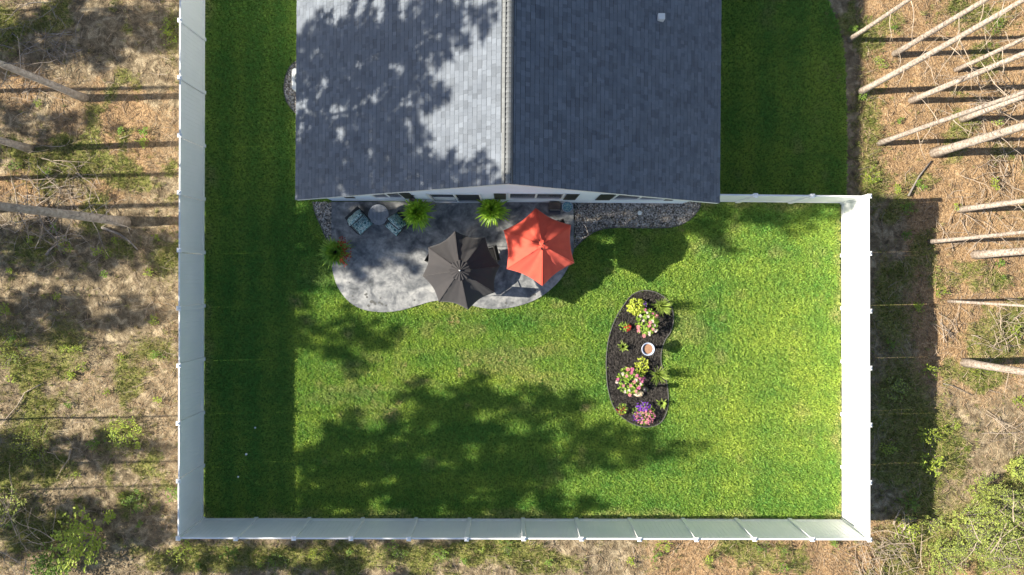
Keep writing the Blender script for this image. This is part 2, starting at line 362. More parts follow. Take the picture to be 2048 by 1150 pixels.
# ------------------------------------------------------------------ outlines (metres, from their places on the ground)
def pxpoly(l): return [P(*p) for p in l]
patio_poly = pxpoly([(664, 404), (664, 440), (664, 480)])+pxpoly([p for p in spline([(664, 505), (666, 540), (677, 575), (700, 604), (728, 619), (762, 624), (800, 621), (835, 611), (868, 602), (905, 600), (940, 610), (975, 617), (1015, 616), (1055, 606), (1088, 589), (1118, 562), (1138, 530), (1147, 500)], False, 4)])+pxpoly([(1147, 450), (1147, 404)])
gravel_r = pxpoly([(1148, 404), (1148, 496)])+pxpoly(spline([(1149, 496), (1168, 478), (1188, 464), (1212, 457), (1245, 455), (1290, 456), (1335, 455), (1362, 449), (1382, 436), (1396, 420), (1402, 404)], False, 4))
gravel_l = pxpoly([(664, 404), (664, 484)])+pxpoly(spline([(662, 484), (654, 478), (644, 455), (632, 428), (626, 404)], False, 4))
gravel_ac = pxpoly(spline([(640, 118), (600, 122), (583, 132), (573, 152), (569, 177), (573, 200), (584, 218), (602, 232), (640, 236)], False, 5))
bed_poly = pxpoly(spline([(1283, 581), (1306, 583), (1328, 594), (1342, 613), (1346, 638), (1341, 662), (1329, 680), (1322, 703), (1322, 727), (1330, 752), (1335, 782), (1335, 812), (1324, 840), (1304, 852), (1278, 851), (1250, 838), (1228, 815), (1216, 780), (1212, 740), (1213, 702), (1219, 668), (1231, 636), (1247, 610), (1262, 591)], True, 5))

# ------------------------------------------------------------------ forest floor sheet
def axis(lo, hi, step, far):
    a = list(np.arange(lo, hi+1e-6, step)); e = step; x = lo; left = []
    while x > -far: e *= 1.5; x -= e; left.append(x)
    x = hi; e = step; right = []
    while x < far: e *= 1.5; x += e; right.append(x)
    return np.array(left[::-1]+a+right)
xs = axis(-19.5, 19.5, .16, 400); ys = axis(-12, 11.5, .16, 400)
GX, GY = np.meshgrid(xs, ys)
def inside_yard(X, Y):
    a = (X > -10.7) & (X < 11.75) & (Y > -8.5) & (Y < 2.8)
    b = (X > -10.7) & (X < 11.0) & (Y >= 2.7)
    return a | b
def yard_dist(X, Y):   # rough distance outside the yard
    dx = np.maximum(np.maximum(-10.7-X, X-11.9), 0); dy = np.maximum(-8.5-Y, 0); return np.hypot(dx, dy)
def floor_z(X, Y):
    f = sm(0.0, .8, yard_dist(X, Y))
    return f*((fbm(X, Y, .5, 3)-.5)*.28+(fbm(X, Y, 2.3, 4, 3.)-.5)*.14)
def blob(X, Y, px, py, rx, ry=None):
    x, y = P(px, py); ry = ry or rx; return np.exp(-(((X-x)/(rx/PPM))**2+((Y-y)/(ry/PPM))**2))
def f_litter(X, Y):
    r = sm(13.3, 14.6, X+(fbm(X, Y, .8, 3)-.5)*1.6)*(1-.75*sm(-2.5, -5.5, Y+(fbm(X, Y, .5, 3, 7)-.5)*2))
    r2 = sm(11.9, 12.6, X)*sm(2.6, 3.2, Y)
    lt = (X < -10)*(.52*sm(1.0, 3.4, Y)*sm(8.0, 6.2, Y)*sm(.32, .55, fbm(X, Y, 1.3, 4, 6))+.35*sm(.42, .62, fbm(X, Y, .6, 3, 5)))
    bt = (Y < -8.4)*sm(3, 6, X)*.7
    return np.clip(np.maximum(np.maximum(r, r2), np.maximum(lt, bt)), 0, 1)
def f_green(X, Y):
    n = fbm(X, Y, .9, 4, 11)
    g = sm(.54, .68, n)*.7
    for (px, py, rx, ry) in [(20, 690, 45, 60), (60, 860, 60, 55), (25, 940, 60, 50), (15, 60, 40, 60), (345, 60, 22, 60), (60, 500, 70, 40), (130, 690, 50, 70), (330, 520, 40, 50), (240, 870, 60, 45), (300, 700, 60, 30), (60, 1060, 80, 60), (420, 1110, 120, 30), (270, 1000, 40, 30), (600, 1120, 160, 25), (850, 1105, 120, 25), (1000, 1100, 60, 25), (1500, 1100, 60, 22), (1740, 250, 26, 130), (1748, 370, 34, 40), (1790, 640, 50, 60), (1770, 560, 25, 60), (1800, 780, 55, 70), (1810, 900, 70, 110), (1880, 880, 50, 60), (1830, 1080, 90, 50), (1980, 1060, 120, 90), (1970, 760, 45, 18), (2010, 560, 20, 14), (2000, 300, 30, 20), (1990, 40, 40, 30), (2030, 690, 30, 40), (1930, 20, 60, 20), (130, 330, 110, 50)]:
        g = g+blob(X, Y, px, py, rx, ry)*.8
    return np.clip(g, 0, 1)
Z = np.where(inside_yard(GX, GY), -.06, floor_z(GX, GY))
nx, ny = len(xs), len(ys)
V = np.stack([GX.ravel(), GY.ravel(), Z.ravel()], 1)
i = np.arange(nx*ny).reshape(ny, nx); F = np.stack([i[:-1, :-1].ravel(), i[:-1, 1:].ravel(), i[1:, 1:].ravel(), i[1:, :-1].ravel()], 1)
me = np_mesh('forest_floor', V, F, M['floor'], smooth=True)
for nme, f in (('litter', f_litter), ('green', f_green)):
    me.attributes.new(nme, 'FLOAT', 'POINT').data.foreach_set('value', f(GX, GY).ravel().astype(np.float32))
o = bpy.data.objects.new('ground', me); link(o); tag(o, 'sandy forest floor with pine litter and moss outside the white fence', kind='structure')

# lawn sheet (thatch), dirt strip is the floor itself
def flat(name, poly, z, m, label=None, kind='structure', thick=0.0):
    n = len(poly); mb = MB(); vs = [(x, y, z) for x, y in poly]; fs = [tuple(range(n))]
    if thick:
        vs += [(x, y, z-thick) for x, y in poly]; fs += [(i, (i+1) % n, n+(i+1) % n, n+i) for i in range(n)]
    mb.add(vs, fs); o = mb.build(name, m)
    me = o.data; 
    if me.polygons[0].normal.z < 0:
        me.flip_normals()
    tag(o, label, kind=kind); return o
lawn_edge = pxpoly(spline([(1692, 402), (1693, 330), (1692, 200), (1688, 110), (1676, 50), (1655, 0), (1640, -60), (1632, -300)], False, 4))
lawn_poly = [(-10.52, 16), (-10.56, -8.33), (11.56, -8.36), (11.52, 2.56)]+lawn_edge+[(11, 16)]
flat('lawn', lawn_poly, .012, M['lawn_soil'], 'mown lawn inside the white fence and either side of the house', thick=.05)

# ------------------------------------------------------------------ patio, gravel and bed
patio = flat('patio', patio_poly, .085, M['concrete'], 'grey stamped concrete patio with curved edge behind the house', thick=.12)
for nm, poly, z, lb in (('gravel_ground', gravel_r, .02, 'dark ground under river stones right of patio'), ('gravel_ground', gravel_l, .02, 'dark ground under river stones left of patio'), ('gravel_ground', gravel_ac, .02, 'dark ground under stones round the air conditioner')):
    flat(nm, poly, z, M['stone_base'], lb, thick=.05)
flat('bed_soil', bed_poly, .03, M['mulch_base'], 'dark mulched ground of the kidney shaped bed', thick=.06)
def edging(poly, closed, label, h=.075):
    mb = MB(); n = len(poly)
    pts = [Vector((x, y, 0)) for x, y in poly]; a = []; 
    for i in range(n):
        if closed: d = pts[(i+1) % n]-pts[i-1]
        else: d = pts[min(i+1, n-1)]-pts[max(i-1, 0)]
        d.normalize(); nn = Vector((-d.y, d.x, 0))*.013
        a.append((pts[i]-nn, pts[i]+nn))
    vs = []; 
    for p, q in a: vs += [(p.x, p.y, -.02), (p.x, p.y, h-.01), ((p.x*.8+q.x*.2), (p.y*.8+q.y*.2), h), ((p.x*.2+q.x*.8), (p.y*.2+q.y*.8), h), (q.x, q.y, h-.01), (q.x, q.y, -.02)]
    fs = []
    for i in range(n if closed else n-1):
        j = (i+1) % n
        for k in range(5): fs.append((i*6+k, i*6+k+1, j*6+k+1, j*6+k))
    mb.add(vs, fs); o = mb.build('lawn_edging', M['edging']); o.data.materials.append(M['edging_top'])
    for k, p in enumerate(o.data.polygons):
        if k % 5 == 2: p.material_index = 1
    tag(o, label, 'edging'); return o
edging(bed_poly, True, 'black edging strip looping round the kidney shaped flower bed', .08)
edging(gravel_r[2:], False, 'black edging strip between river stones and lawn right of the patio')
edging(gravel_l[2:], False, 'black edging strip between river stones and lawn left of the patio')
edging(gravel_ac[1:-1], False, 'black edging strip round the stones by the air conditioner')

def sample(poly, dens, z=0.0, avoid=()):
    xs_ = [p[0] for p in poly]; ys_ = [p[1] for p in poly]
    A = (max(xs_)-min(xs_))*(max(ys_)-min(ys_)); n = int(A*dens)
    X = rng.uniform(min(xs_), max(xs_), n); Y = rng.uniform(min(ys_), max(ys_), n); k = inpoly(X, Y, poly)
    for a in avoid: k &= ~inpoly(X, Y, a)
    X = X[k]; Y = Y[k]; return np.stack([X, Y, np.full(len(X), z)], 1)

# stones
def stone_t(seed, m):
    r = random.Random(seed); mb = MB(); n = 7
    sx, sy, sz = .030*r.uniform(.8, 1.35), .024*r.uniform(.8, 1.2), .016*r.uniform(.8, 1.3)
    vs = [(0, 0, -sz)]
    for (f, z) in ((.8, -.55), (1.05, .1), (.62, .75)):
        for k in range(n):
            t = 2*PI*k/n+r.uniform(-.15, .15); q = f*r.uniform(.85, 1.12); vs.append((sx*q*math.cos(t), sy*q*math.sin(t), sz*z))
    vs.append((0, 0, sz)); fs = []
    for k in range(n):
        fs.append((0, 1+(k+1) % n, 1+k)); fs.append((1+2*n+k, 1+2*n+(k+1) % n, 1+3*n))
        for l in range(2): fs.append((1+l*n+k, 1+l*n+(k+1) % n, 1+(l+1)*n+(k+1) % n, 1+(l+1)*n+k))
    mb.add(vs, fs); return template('stone_piece', mb, m, True)
ST = [stone_t(k, M['stone']) for k in range(3)]+[stone_t(9, M['stone_warm'])]
for poly, lb, zz in ((gravel_r, 'river stones covering the bed right of the patio', .035), (gravel_l, 'river stones covering the wedge left of the patio', .035), (gravel_ac, 'river stones round the air conditioner', .035)):
    p = sample(poly, 1500); p[:, 2] = .028+.022*rng.random(len(p))
    scatter('river_stones', p, ST, .5, 1.2, lb, .35)
# mulch
def shred_t(seed):
    r = random.Random(seed); mb = MB(); L_ = r.uniform(.02, .045); w_ = r.uniform(.004, .009)
    b = r.uniform(-.01, .01); mb.tube([(-L_, 0, 0), (0, b, .004), (L_, 0, 0)], [w_*.6, w_, w_*.4], 4); return template('mulch_piece', mb, M['mulch'])
SH = [shred_t(k) for k in range(4)]
p = sample(bed_poly, 1500); p[:, 2] = .034+.02*rng.random(len(p)); scatter('mulch', p, SH, .7, 1.5, 'shredded dark brown mulch filling the kidney shaped bed', .35)

# ------------------------------------------------------------------ lawn grass blades
def tuft_t(seed, m, nb=11, hl=.05, spread=.05, wd=.0085):
    r = random.Random(seed); mb = MB()
    for k in range(nb):
        a = r.uniform(0, 2*PI); x, y = r.gauss(0, spread*.45), r.gauss(0, spread*.45); az = r.uniform(0, 2*PI)
        h = hl*r.uniform(.6, 1.25); o_ = h*r.uniform(.25, 1.0); dx, dy = math.cos(az), math.sin(az); ww = wd*r.uniform(.7, 1.3)
        mx, my = x+dx*o_*.4, y+dy*o_*.4
        mb.add([(x-dy*ww, y+dx*ww, -.005), (x+dy*ww, y-dx*ww, -.005), (mx+dy*ww*.8, my-dx*ww*.8, h*.65), (mx-dy*ww*.8, my+dx*ww*.8, h*.65), (x+dx*o_, y+dy*o_, h)], [(0, 1, 2, 3), (3, 2, 4)])
    return template('grass_tuft', mb, m)
GT = [tuft_t(k, M['grass']) for k in range(5)]
house_foot = [(-6.1, 2.6), (6.1, 2.6), (6.2, 16), (-6.0, 16)]
gx, gy = np.meshgrid(np.arange(-10.52, 12, .059), np.arange(-8.33, 10.2, .059)); gx = gx.ravel()+rng.uniform(-.035, .035, gx.size); gy = gy.ravel()+rng.uniform(-.035, .035, gy.size)
k = inpoly(gx, gy, lawn_poly)
for a in (patio_poly, gravel_r, gravel_l, gravel_ac, bed_poly, house_foot): k &= ~inpoly(gx, gy, a)
g = np.stack([gx[k], gy[k], np.full(int(k.sum()), .012)], 1)
X, Y = g[:, 0], g[:, 1]
DRY = [(1003, 718, 9, .95), (783, 826, 13, .95), (752, 808, 7, .4), (907, 640, 8, .85), (937, 727, 6, .8), (921, 746, 6, .8), (805, 730, 6, .6), (752, 776, 7, .7), (590, 605, 9, .75), (845, 762, 6, .6), (695, 668, 9, .45), (800, 806, 6, .6), (937, 808, 6, .6), (1172, 815, 7, .7), (1165, 822, 4, .6), (760, 738, 5, .5), (815, 762, 5, .5), (612, 640, 8, .4), (680, 830, 10, .4), (1560, 436, 6, .4), (1362, 458, 6, .7), (1320, 900, 5, .3), (640, 765, 10, .3), (1480, 590, 8, .25), (700, 730, 9, .3)]
dry = np.zeros(len(g))
jx = X+(fbm(X, Y, 7, 3, 2)-.5)*.35; jy = Y+(fbm(X, Y, 7, 3, 4)-.5)*.35
for (px, py, r_, a_) in DRY: dry = np.maximum(dry, a_*1.5*blob(jx, jy, px, py, r_))
edge = np.minimum(np.minimum(11.5-X+(Y > 2.6)*9, X+10.5), Y+8.33)
edge2 = np.where(X > 6, np.abs(2.55-Y), 9)
edge = np.minimum(edge, edge2)
dry = np.maximum(dry, .5*sm(.40, .0, edge+(fbm(X, Y, 1.6, 4, 8)-.35)*.9))
dry = np.maximum(dry, .35*sm(.64, .82, fbm(X, Y, 1.1, 4, 21))*sm(-7.5, -6.5, X))
dry = np.maximum(dry, .42*sm(.50, .72, fbm(X*.35, Y*1.3, 1.5, 4, 23))*sm(-7.5, -6.5, X)*sm(1, -1.2, Y)*sm(-5.5, -3.5, Y)*sm(3, 1, X))
dry = np.clip(dry*(.7+.6*rng.random(len(g))), 0, 1)
st = np.where((Y > 2.7) & (X > 0), np.sin(2*PI*(X+.15*(fbm(X, Y, .5, 2)-.5))/1.15), np.where(X > 1.5, np.sin(2*PI*(X+.25*(fbm(X, Y, .4, 2)-.5))/1.9)*.5+np.sin(2*PI*Y/1.25)*.6, np.sin(2*PI*(Y+.3*(fbm(X, Y, .5, 2)-.5))/1.25)))
st = np.where(X < -7.3, np.sin(2*PI*(X+.3*(fbm(X, Y, .3, 3, 50)-.5))/.95), st)*sm(.25, .6, fbm(X, Y, .35, 3, 52)+.12)
tone = .42+.17*st+(fbm(X, Y, .55, 3, 31)-.5)*.9+(fbm(X, Y, 5, 3, 41)-.5)*.5+.12*sm(0, 11, X)
tone = np.clip(tone+rng.normal(0, .12, len(g)), 0, 1)
keep = rng.random(len(g)) > dry*.55
scatter('lawn_grass', g[keep], GT, .8, 1.35, 'short mown green grass of the fenced lawn', .2, {'tone': tone[keep], 'dry': dry[keep]})

# ------------------------------------------------------------------ house
hs = empty('house', (0, 2.35, 0), 'white gabled house with dark grey shingle roof behind the patio', 'house', rz=R(-.45))
EZ, RZ, XL, XR, XM = 2.80, 6.80, -6.50, 6.47, .0; DEP = 13.6; WY = .27; WT = 6.08
def roofz(x): return EZ+(RZ-EZ)*((x-XL)/(XM-XL) if x <= XM else (XR-x)/(XR-XM))
for (xa, xb) in ((XL, XM), (XM, XR)):
    mb = MB(); za, zb = roofz(xa)-.02, roofz(xb)-.02; t = .14
    if xa == XM: za = RZ-.02
    else: zb = RZ-.02
    mb.add([(xa, 0.004, za), (xb, 0.004, zb), (xb, DEP, zb), (xa, DEP, za), (xa, 0.004, za-t), (xb, 0.004, zb-t), (xb, DEP, zb-t), (xa, DEP, za-t)], [(0, 1, 2, 3), (7, 6, 5, 4), (0, 4, 5, 1), (1, 5, 6, 2), (2, 6, 7, 3), (3, 7, 4, 0)])
    mb.build('roof', M['white_trim'], hs)
# shingles: thin wedge tabs in courses
EXP = .143
def tab_geo(w_, up, th=.011):      # local: s up the slope, y along the course, z normal; band = shadow gap between courses, painted as a dark tone
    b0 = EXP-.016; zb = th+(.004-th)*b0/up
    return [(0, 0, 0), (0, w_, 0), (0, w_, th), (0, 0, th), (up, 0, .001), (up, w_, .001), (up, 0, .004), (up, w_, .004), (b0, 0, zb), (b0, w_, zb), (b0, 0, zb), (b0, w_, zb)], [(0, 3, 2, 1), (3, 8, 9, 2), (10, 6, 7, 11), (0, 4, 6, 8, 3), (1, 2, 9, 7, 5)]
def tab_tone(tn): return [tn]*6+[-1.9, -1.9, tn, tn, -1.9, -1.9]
roof_stuff = MB(); near = []
for side in (-1, 1):
    x0 = XL if side < 0 else XR; run = abs(XM-x0); Ls = math.hypot(run, RZ-EZ); ux = -side*run/Ls; uz = (RZ-EZ)/Ls
    nrm = Vector((side*uz, 0, run/Ls)); nc = int(Ls/EXP)
    rr = random.Random(5+side)
    for c in range(nc+1):
        s0 = c*EXP-.02; y = -.018+rr.uniform(-.004, .004)
        yend = DEP
        while y < yend:
            w_ = rr.choice((.10, .13, .17, .22)); 
            tn = rr.choice((.0, .35, .5, .5, .65, .8, 1.0))
            th = rr.choice((.013, .020))
            if y+w_ > yend: break
            pos = Vector((x0+ux*s0, y, EZ+uz*s0))+nrm*.004
            near.append((abs(pos.x-XM)+max(0, y-4.6)*50, side, pos, w_, tn, th, Ls)); y += w_+.002
def slope_M(side, pos):
    run = abs(XM-(XL if side < 0 else XR)); Ls = math.hypot(run, RZ-EZ); ux = -side*run/Ls; uz = (RZ-EZ)/Ls
    sv = Vector((ux, 0, uz)); nv = Vector((side*uz, 0, run/Ls)); m_ = Matrix.Identity(4)
    yv = Vector((0, 1, 0))
    for r_ in range(3): m_[r_][0] = sv[r_]; m_[r_][1] = yv[r_]; m_[r_][2] = nv[r_]; m_[r_][3] = pos[r_]
    return m_
near.sort(key=lambda q: q[0])
cache = {}
for q, (_, side, pos, w_, tn, th, Ls) in enumerate(near):
    m_ = slope_M(side, pos); vs, fs = tab_geo(w_, EXP+.02, th)
    if q < 300:
        key = (w_, tn, th, side)
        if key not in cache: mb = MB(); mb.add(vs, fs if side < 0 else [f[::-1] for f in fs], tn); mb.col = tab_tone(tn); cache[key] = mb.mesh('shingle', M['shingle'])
        o = bpy.data.objects.new('shingle', cache[key]); link(o, hs); o.matrix_local = m_
        if side > 0:    # left-handed frame: keep a proper rotation by mirroring the course direction
            yv = -1; mm = slope_M(side, pos+Vector((0, w_, 0)))
            for r_ in range(3): mm[r_][1] *= -1
            o.matrix_local = mm
    else:
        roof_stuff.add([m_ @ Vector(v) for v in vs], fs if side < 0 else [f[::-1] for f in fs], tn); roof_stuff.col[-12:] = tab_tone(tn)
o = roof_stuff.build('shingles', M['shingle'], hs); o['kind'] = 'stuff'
# ridge caps and black strips for the vent edge and painted ridge shadow line
capm = MB(); vs = []
prof = [(-.17, -.062), (-.12, -.024), (-.05, .012), (0, .022), (.05, .010), (.09, -.02), (.11, -.046)]
n = len(prof)
for (yy, lift) in ((0, .026), (.165, 0)):
    for q in (0, -.012):
        for (xx, zz) in prof: vs.append((xx, yy, zz+lift+q))
fs = [(a, a+1, a+1+2*n, a+2*n) for a in range(n-1)]+[(a+n, a+1+n, a+1, a) for a in range(n-1)]+[(0, 2*n, 3*n, n), (n-1, 2*n-1, 4*n-1, 3*n-1)]
capm.add(vs, fs); cme = capm.mesh('ridge_cap', M['ridge'])
y = -.01
while y < DEP-.2:
    o = bpy.data.objects.new('ridge_cap', cme); link(o, hs); o.location = (XM, y, RZ+.03+random.uniform(-.001, .002)); y += .125
mb = MB()
for (xa, xb, ya) in ((-.186, -.172, 1.27), (.112, .124, 0)):
    mb.box(XM+xa, XM+xb, ya, DEP, RZ-.125, RZ-.03 if xa > 0 else RZ-.055)
mb.build('ridge_vent_shadow', M['black_gap'], hs)
# rake boards, gutter strips
for (xa, xb) in ((XL, XM-.002), (XM+.002, XR)):
    mb = MB(); za, zb = roofz(xa), roofz(xb); mb.add([(xa, 0.004-.02, za-.03), (xb, -.016, zb-.03), (xb, -.016, zb-.22), (xa, -.016, za-.22), (xa, .003, za-.03), (xb, .003, zb-.03), (xb, .003, zb-.22), (xa, .003, za-.22)], [(3, 2, 1, 0), (4, 5, 6, 7), (0, 1, 5, 4), (2, 3, 7, 6), (1, 2, 6, 5), (0, 4, 7, 3)]); mb.build('rake_board', M['white_trim'], hs)
for (xa, xb) in ((XL-.035, XL-.004), (XR+.004, XR+.035)):
    mb = MB(); mb.box(xa, xb, -.01, DEP, EZ-.14, EZ-.035); mb.build('drip_edge', M['dark_metal' if xa < 0 else 'dark_metal'], hs)
# front wall with openings
wins = []   # (x0,x1,z0,z1) in metres
def xr(px, h): return (px-CX)*(H-h)/(PPM*H)
W1 = (xr(744, 1.9), xr(801, 1.9), 1.27, 2.62); W2 = (xr(1020, 1.9), xr(1124, 1.9), 1.27, 2.62); W3 = (xr(1232, 1.9), xr(1334, 1.9), 1.27, 2.62)
DR = (xr(863, 1.2), xr(960, 1.2), .10, 2.30)
ops = sorted([W1, DR, W2, W3])
wall = MB(); wx0, wx1 = -6.08, 6.04; TOP = EZ+.1
def wq(x0, x1, z0, z1): wall.add([(x0, WY, z0), (x1, WY, z0), (x1, WY, z1), (x0, WY, z1)], [(0, 1, 2, 3)])
cur = wx0
for (a, b, c, d) in ops:
    wq(cur, a, 0, TOP); wq(a, b, 0, c); wq(a, b, d, TOP)
    for (p0, p1) in (((a, c), (a, d)), ((b, d), (b, c)), ((a, d), (b, d)), ((b, c), (a, c))):
        wall.add([(p0[0], WY, p0[1]), (p1[0], WY, p1[1]), (p1[0], WY+.14, p1[1]), (p0[0], WY+.14, p0[1])], [(0, 1, 2, 3)])
    cur = b
wq(cur, wx1, 0, TOP)
wall.add([(wx0, WY, TOP), (wx1, WY, TOP), (wx1, WY, roofz(wx1)-.17), (XM, WY, RZ-.2), (wx0, WY, roofz(wx0)-.17)], [(0, 1, 2, 3, 4)])
wall.add([(wx0, WY, 0), (wx0, DEP-.3, 0), (wx0, DEP-.3, roofz(wx0)-.17), (wx0, WY, roofz(wx0)-.17)], [(3, 2, 1, 0)])
wall.add([(wx1, WY, 0), (wx1, DEP-.3, 0), (wx1, DEP-.3, roofz(wx1)-.17), (wx1, WY, roofz(wx1)-.17)], [(0, 1, 2, 3)])
wall.add([(wx0, DEP-.3, 0), (wx1, DEP-.3, 0), (wx1, DEP-.3, roofz(wx1)-.17), (XM, DEP-.3, RZ-.2), (wx0, DEP-.3, roofz(wx0)-.17)], [(4, 3, 2, 1, 0)])
wall.build('wall', M['siding'], hs)
# lap siding boards on the front wall (real courses)
lap = MB()
zz = .12
while zz < 6.3:
    segs = [(wx0, wx1)]
    if zz > TOP-.12:
        hw = (RZ-.22-zz-.14)/((RZ-EZ)/6.45); segs = [(XM-hw, XM+hw)] if hw > .1 else []
    for (a, b, c, d) in ops:
        if zz+.14 > c-.09 and zz < d+.09:
            ns = []
            for (p, q) in segs:
                if b+.09 <= p or a-.09 >= q: ns.append((p, q)); continue
                if a-.09 > p: ns.append((p, a-.09))
                if b+.09 < q: ns.append((b+.09, q))
            segs = ns
    for (p, q) in segs:
        lap.add([(p, WY-.016, zz), (q, WY-.016, zz), (q, WY-.003, zz+.139), (p, WY-.003, zz+.139), (p, WY-.001, zz), (q, WY-.001, zz)], [(0, 1, 2, 3), (4, 5, 1, 0)])
    zz += .14
o = lap.build('siding_boards', M['siding'], hs); o['kind'] = 'stuff'
def frame(a, b, c, d, nm, mull=True, y=WY):
    f = MB(); t = .05
    f.box(a-t, a, y-.03, y+.02, c-t, d+t); f.box(b, b+t, y-.03, y+.02, c-t, d+t); f.box(a, b, y-.03, y+.02, d, d+t); f.box(a, b, y-.045, y+.02, c-t, c)
    if mull: m_ = (a+b)/2; f.box(m_-.03, m_+.03, y-.012, y+.03, c, d)
    return f
for (a, b, c, d) in (W1, W2, W3):
    wn = frame(a, b, c, d, 'window').build('window', M['white_trim'], hs); m_ = (a+b)/2
    for (p, q) in ((a, m_-.03), (m_+.03, b)):
        g_ = MB(); g_.box(p, q, WY+.004, WY+.014, c, d); g_.build('pane', M['glass'], wn)
a, b, c, d = DR
dd = frame(a, b, c, d, 'door').build('patio_door', M['white_trim'], hs); m_ = (a+b)/2
for (p, q, mm) in ((a, m_-.045, 'glass'), (m_+.045, b, 'screen')):
    g_ = MB(); g_.box(p, q, WY+.03, WY+.045, c+.02, d); g_.build('pane', M[mm], dd)
g_ = MB(); g_.box(a+.03, m_-.07, WY+.018, WY+.028, c+.05, c+1.0); g_.build('door_panel', M['white_trim'], dd)
for (px0, px1) in ((803, 824), (988, 1012), (1130, 1155), (1196, 1226), (1338, 1356)):
    xa, xb = xr(px0, 1.9), xr(px1, 1.9); sw = MB(); xa += 0; 
    sw.bbox(xa, xb, WY-.04, WY-.017, 1.12, 2.55, .006)
    sh = sw.build('shutter', M['shutter'], hs)
    lv = MB()
    for z_ in np.arange(1.2, 2.45, .055): lv.add([(xa+.04, WY-.046, z_), (xb-.04, WY-.046, z_), (xb-.04, WY-.041, z_+.045), (xa+.04, WY-.041, z_+.045)], [(0, 1, 2, 3)])
    o = lv.build('louvres', M['shutter'], sh); o['kind'] = 'stuff'
sw = MB(); xa = xr(690, 1.9); sw.bbox(xa-.16, xa+.16, WY-.04, WY-.017, 1.12, 2.5, .006); sw.build('shutter', M['shutter'], hs)
lt = empty('wall_lantern', (0, 0, 0), None, None); lt.parent = hs
x_ = xr(824, 1.9); lb = MB(); lb.box(x_-.05, x_+.05, WY-.035, WY-.017, 1.75, 1.98); lb.box(x_-.015, x_+.015, WY-.12, WY-.03, 1.93, 1.96); lb.lathe([(.05, 1.66), (.065, 1.70), (.055, 1.88), (.08, 1.90), (.02, 1.97)], (x_, WY-.13, 0), 8)
lb.build('lantern', M['dark_metal'], hs); COL.objects.unlink(lt); bpy.data.objects.remove(lt)
vp = P3(1330, 13, 4.9); vx = vp.x; vy = vp.y-2.35; vz = roofz(vx)
vb = MB(); vb.bbox(vx-.10, vx+.10, vy-.10, vy+.08, vz-.03, vz+.20, .015); vb.build('roof_vent', M['ac_white'], hs)

# ------------------------------------------------------------------ fences
def fence(A, B, nsec, label, end_post=False, gap=.009):
    A = Vector(A); B = Vector(B); L_ = (B-A).length; sec = L_/nsec; rz = math.atan2((B-A).y, (B-A).x)
    f = empty('fence', (A.x, A.y, 0), label, 'fence', rz=rz)
    pm = MB(); pm.bbox(-.0635, .0635, -.0635, .0635, -.05, 1.84, .008); pme = pm.mesh('post', M['vinyl'])
    cm = MB(); cm.bbox(-.072, .072, -.072, .072, 1.84, 1.868, .006); cm.add([(-.07, -.07, 1.866), (.07, -.07, 1.866), (.07, .07, 1.866), (-.07, .07, 1.866), (0, 0, 1.905)], [(0, 1, 4), (1, 2, 4), (2, 3, 4), (3, 0, 4)]); cme_ = cm.mesh('post_cap', M['vinyl'])
    w0 = .0635; w1 = sec-.0635
    tr = MB(); tr.bbox(w0, w1, -.026, .026, 1.69, 1.83, .006); trm = tr.mesh('top_rail', M['vinyl'])
    br = MB(); br.bbox(w0, w1, -.026, .026, .05, .19, .006); brm = br.mesh('bottom_rail', M['vinyl'])
    nb = 12; bw = (w1-w0-gap)/nb; bm_ = MB(); c = .007
    pr = [(0, -.011+c), (c, -.011), (bw-c, -.011), (bw, -.011+c), (bw, .011-c), (bw-c, .011), (c, .011), (0, .011-c)]
    vs = [(x, y, .17) for x, y in pr]+[(x, y, 1.70) for x, y in pr]
    bm_.add(vs, [(i, (i+1) % 8, 8+(i+1) % 8, 8+i) for i in range(8)]); bme = bm_.mesh('board', M['vinyl'])
    for s in range(nsec+(1 if end_post else 0)):
        p = bpy.data.objects.new('post', pme); link(p, f); p.location = (s*sec, 0, 0); tl = random.uniform(-.006, .006); p.rotation_euler = (tl, random.uniform(-.006, .006), 0)
        q = bpy.data.objects.new('post_cap', cme_); link(q, p)
        if s == nsec: break
        dz = random.uniform(-.012, .012)
        for nm, me_ in (('top_rail', trm), ('bottom_rail', brm)):
            q = bpy.data.objects.new(nm, me_); link(q, f); q.location = (s*sec, 0, dz)
        for b in range(nb):
            q = bpy.data.objects.new('board', bme); link(q, f); q.location = (s*sec+w0+b*bw, random.uniform(-.0012, .0012), dz)
    return f
fence((-10.57, -8.36), (-10.50, 15.63), 13, 'long white vinyl privacy fence on the left, its yard side in shade')
fence((11.60, -8.40), (-10.57, -8.36), 12, 'white vinyl privacy fence along the bottom of the lawn')
fence((11.58, 2.60), (11.60, -8.40), 6, 'sunlit white vinyl privacy fence right of the lawn')
fence((6.13, 2.66), (11.58, 2.60), 3, 'short white vinyl fence joining the house corner to the right fence')

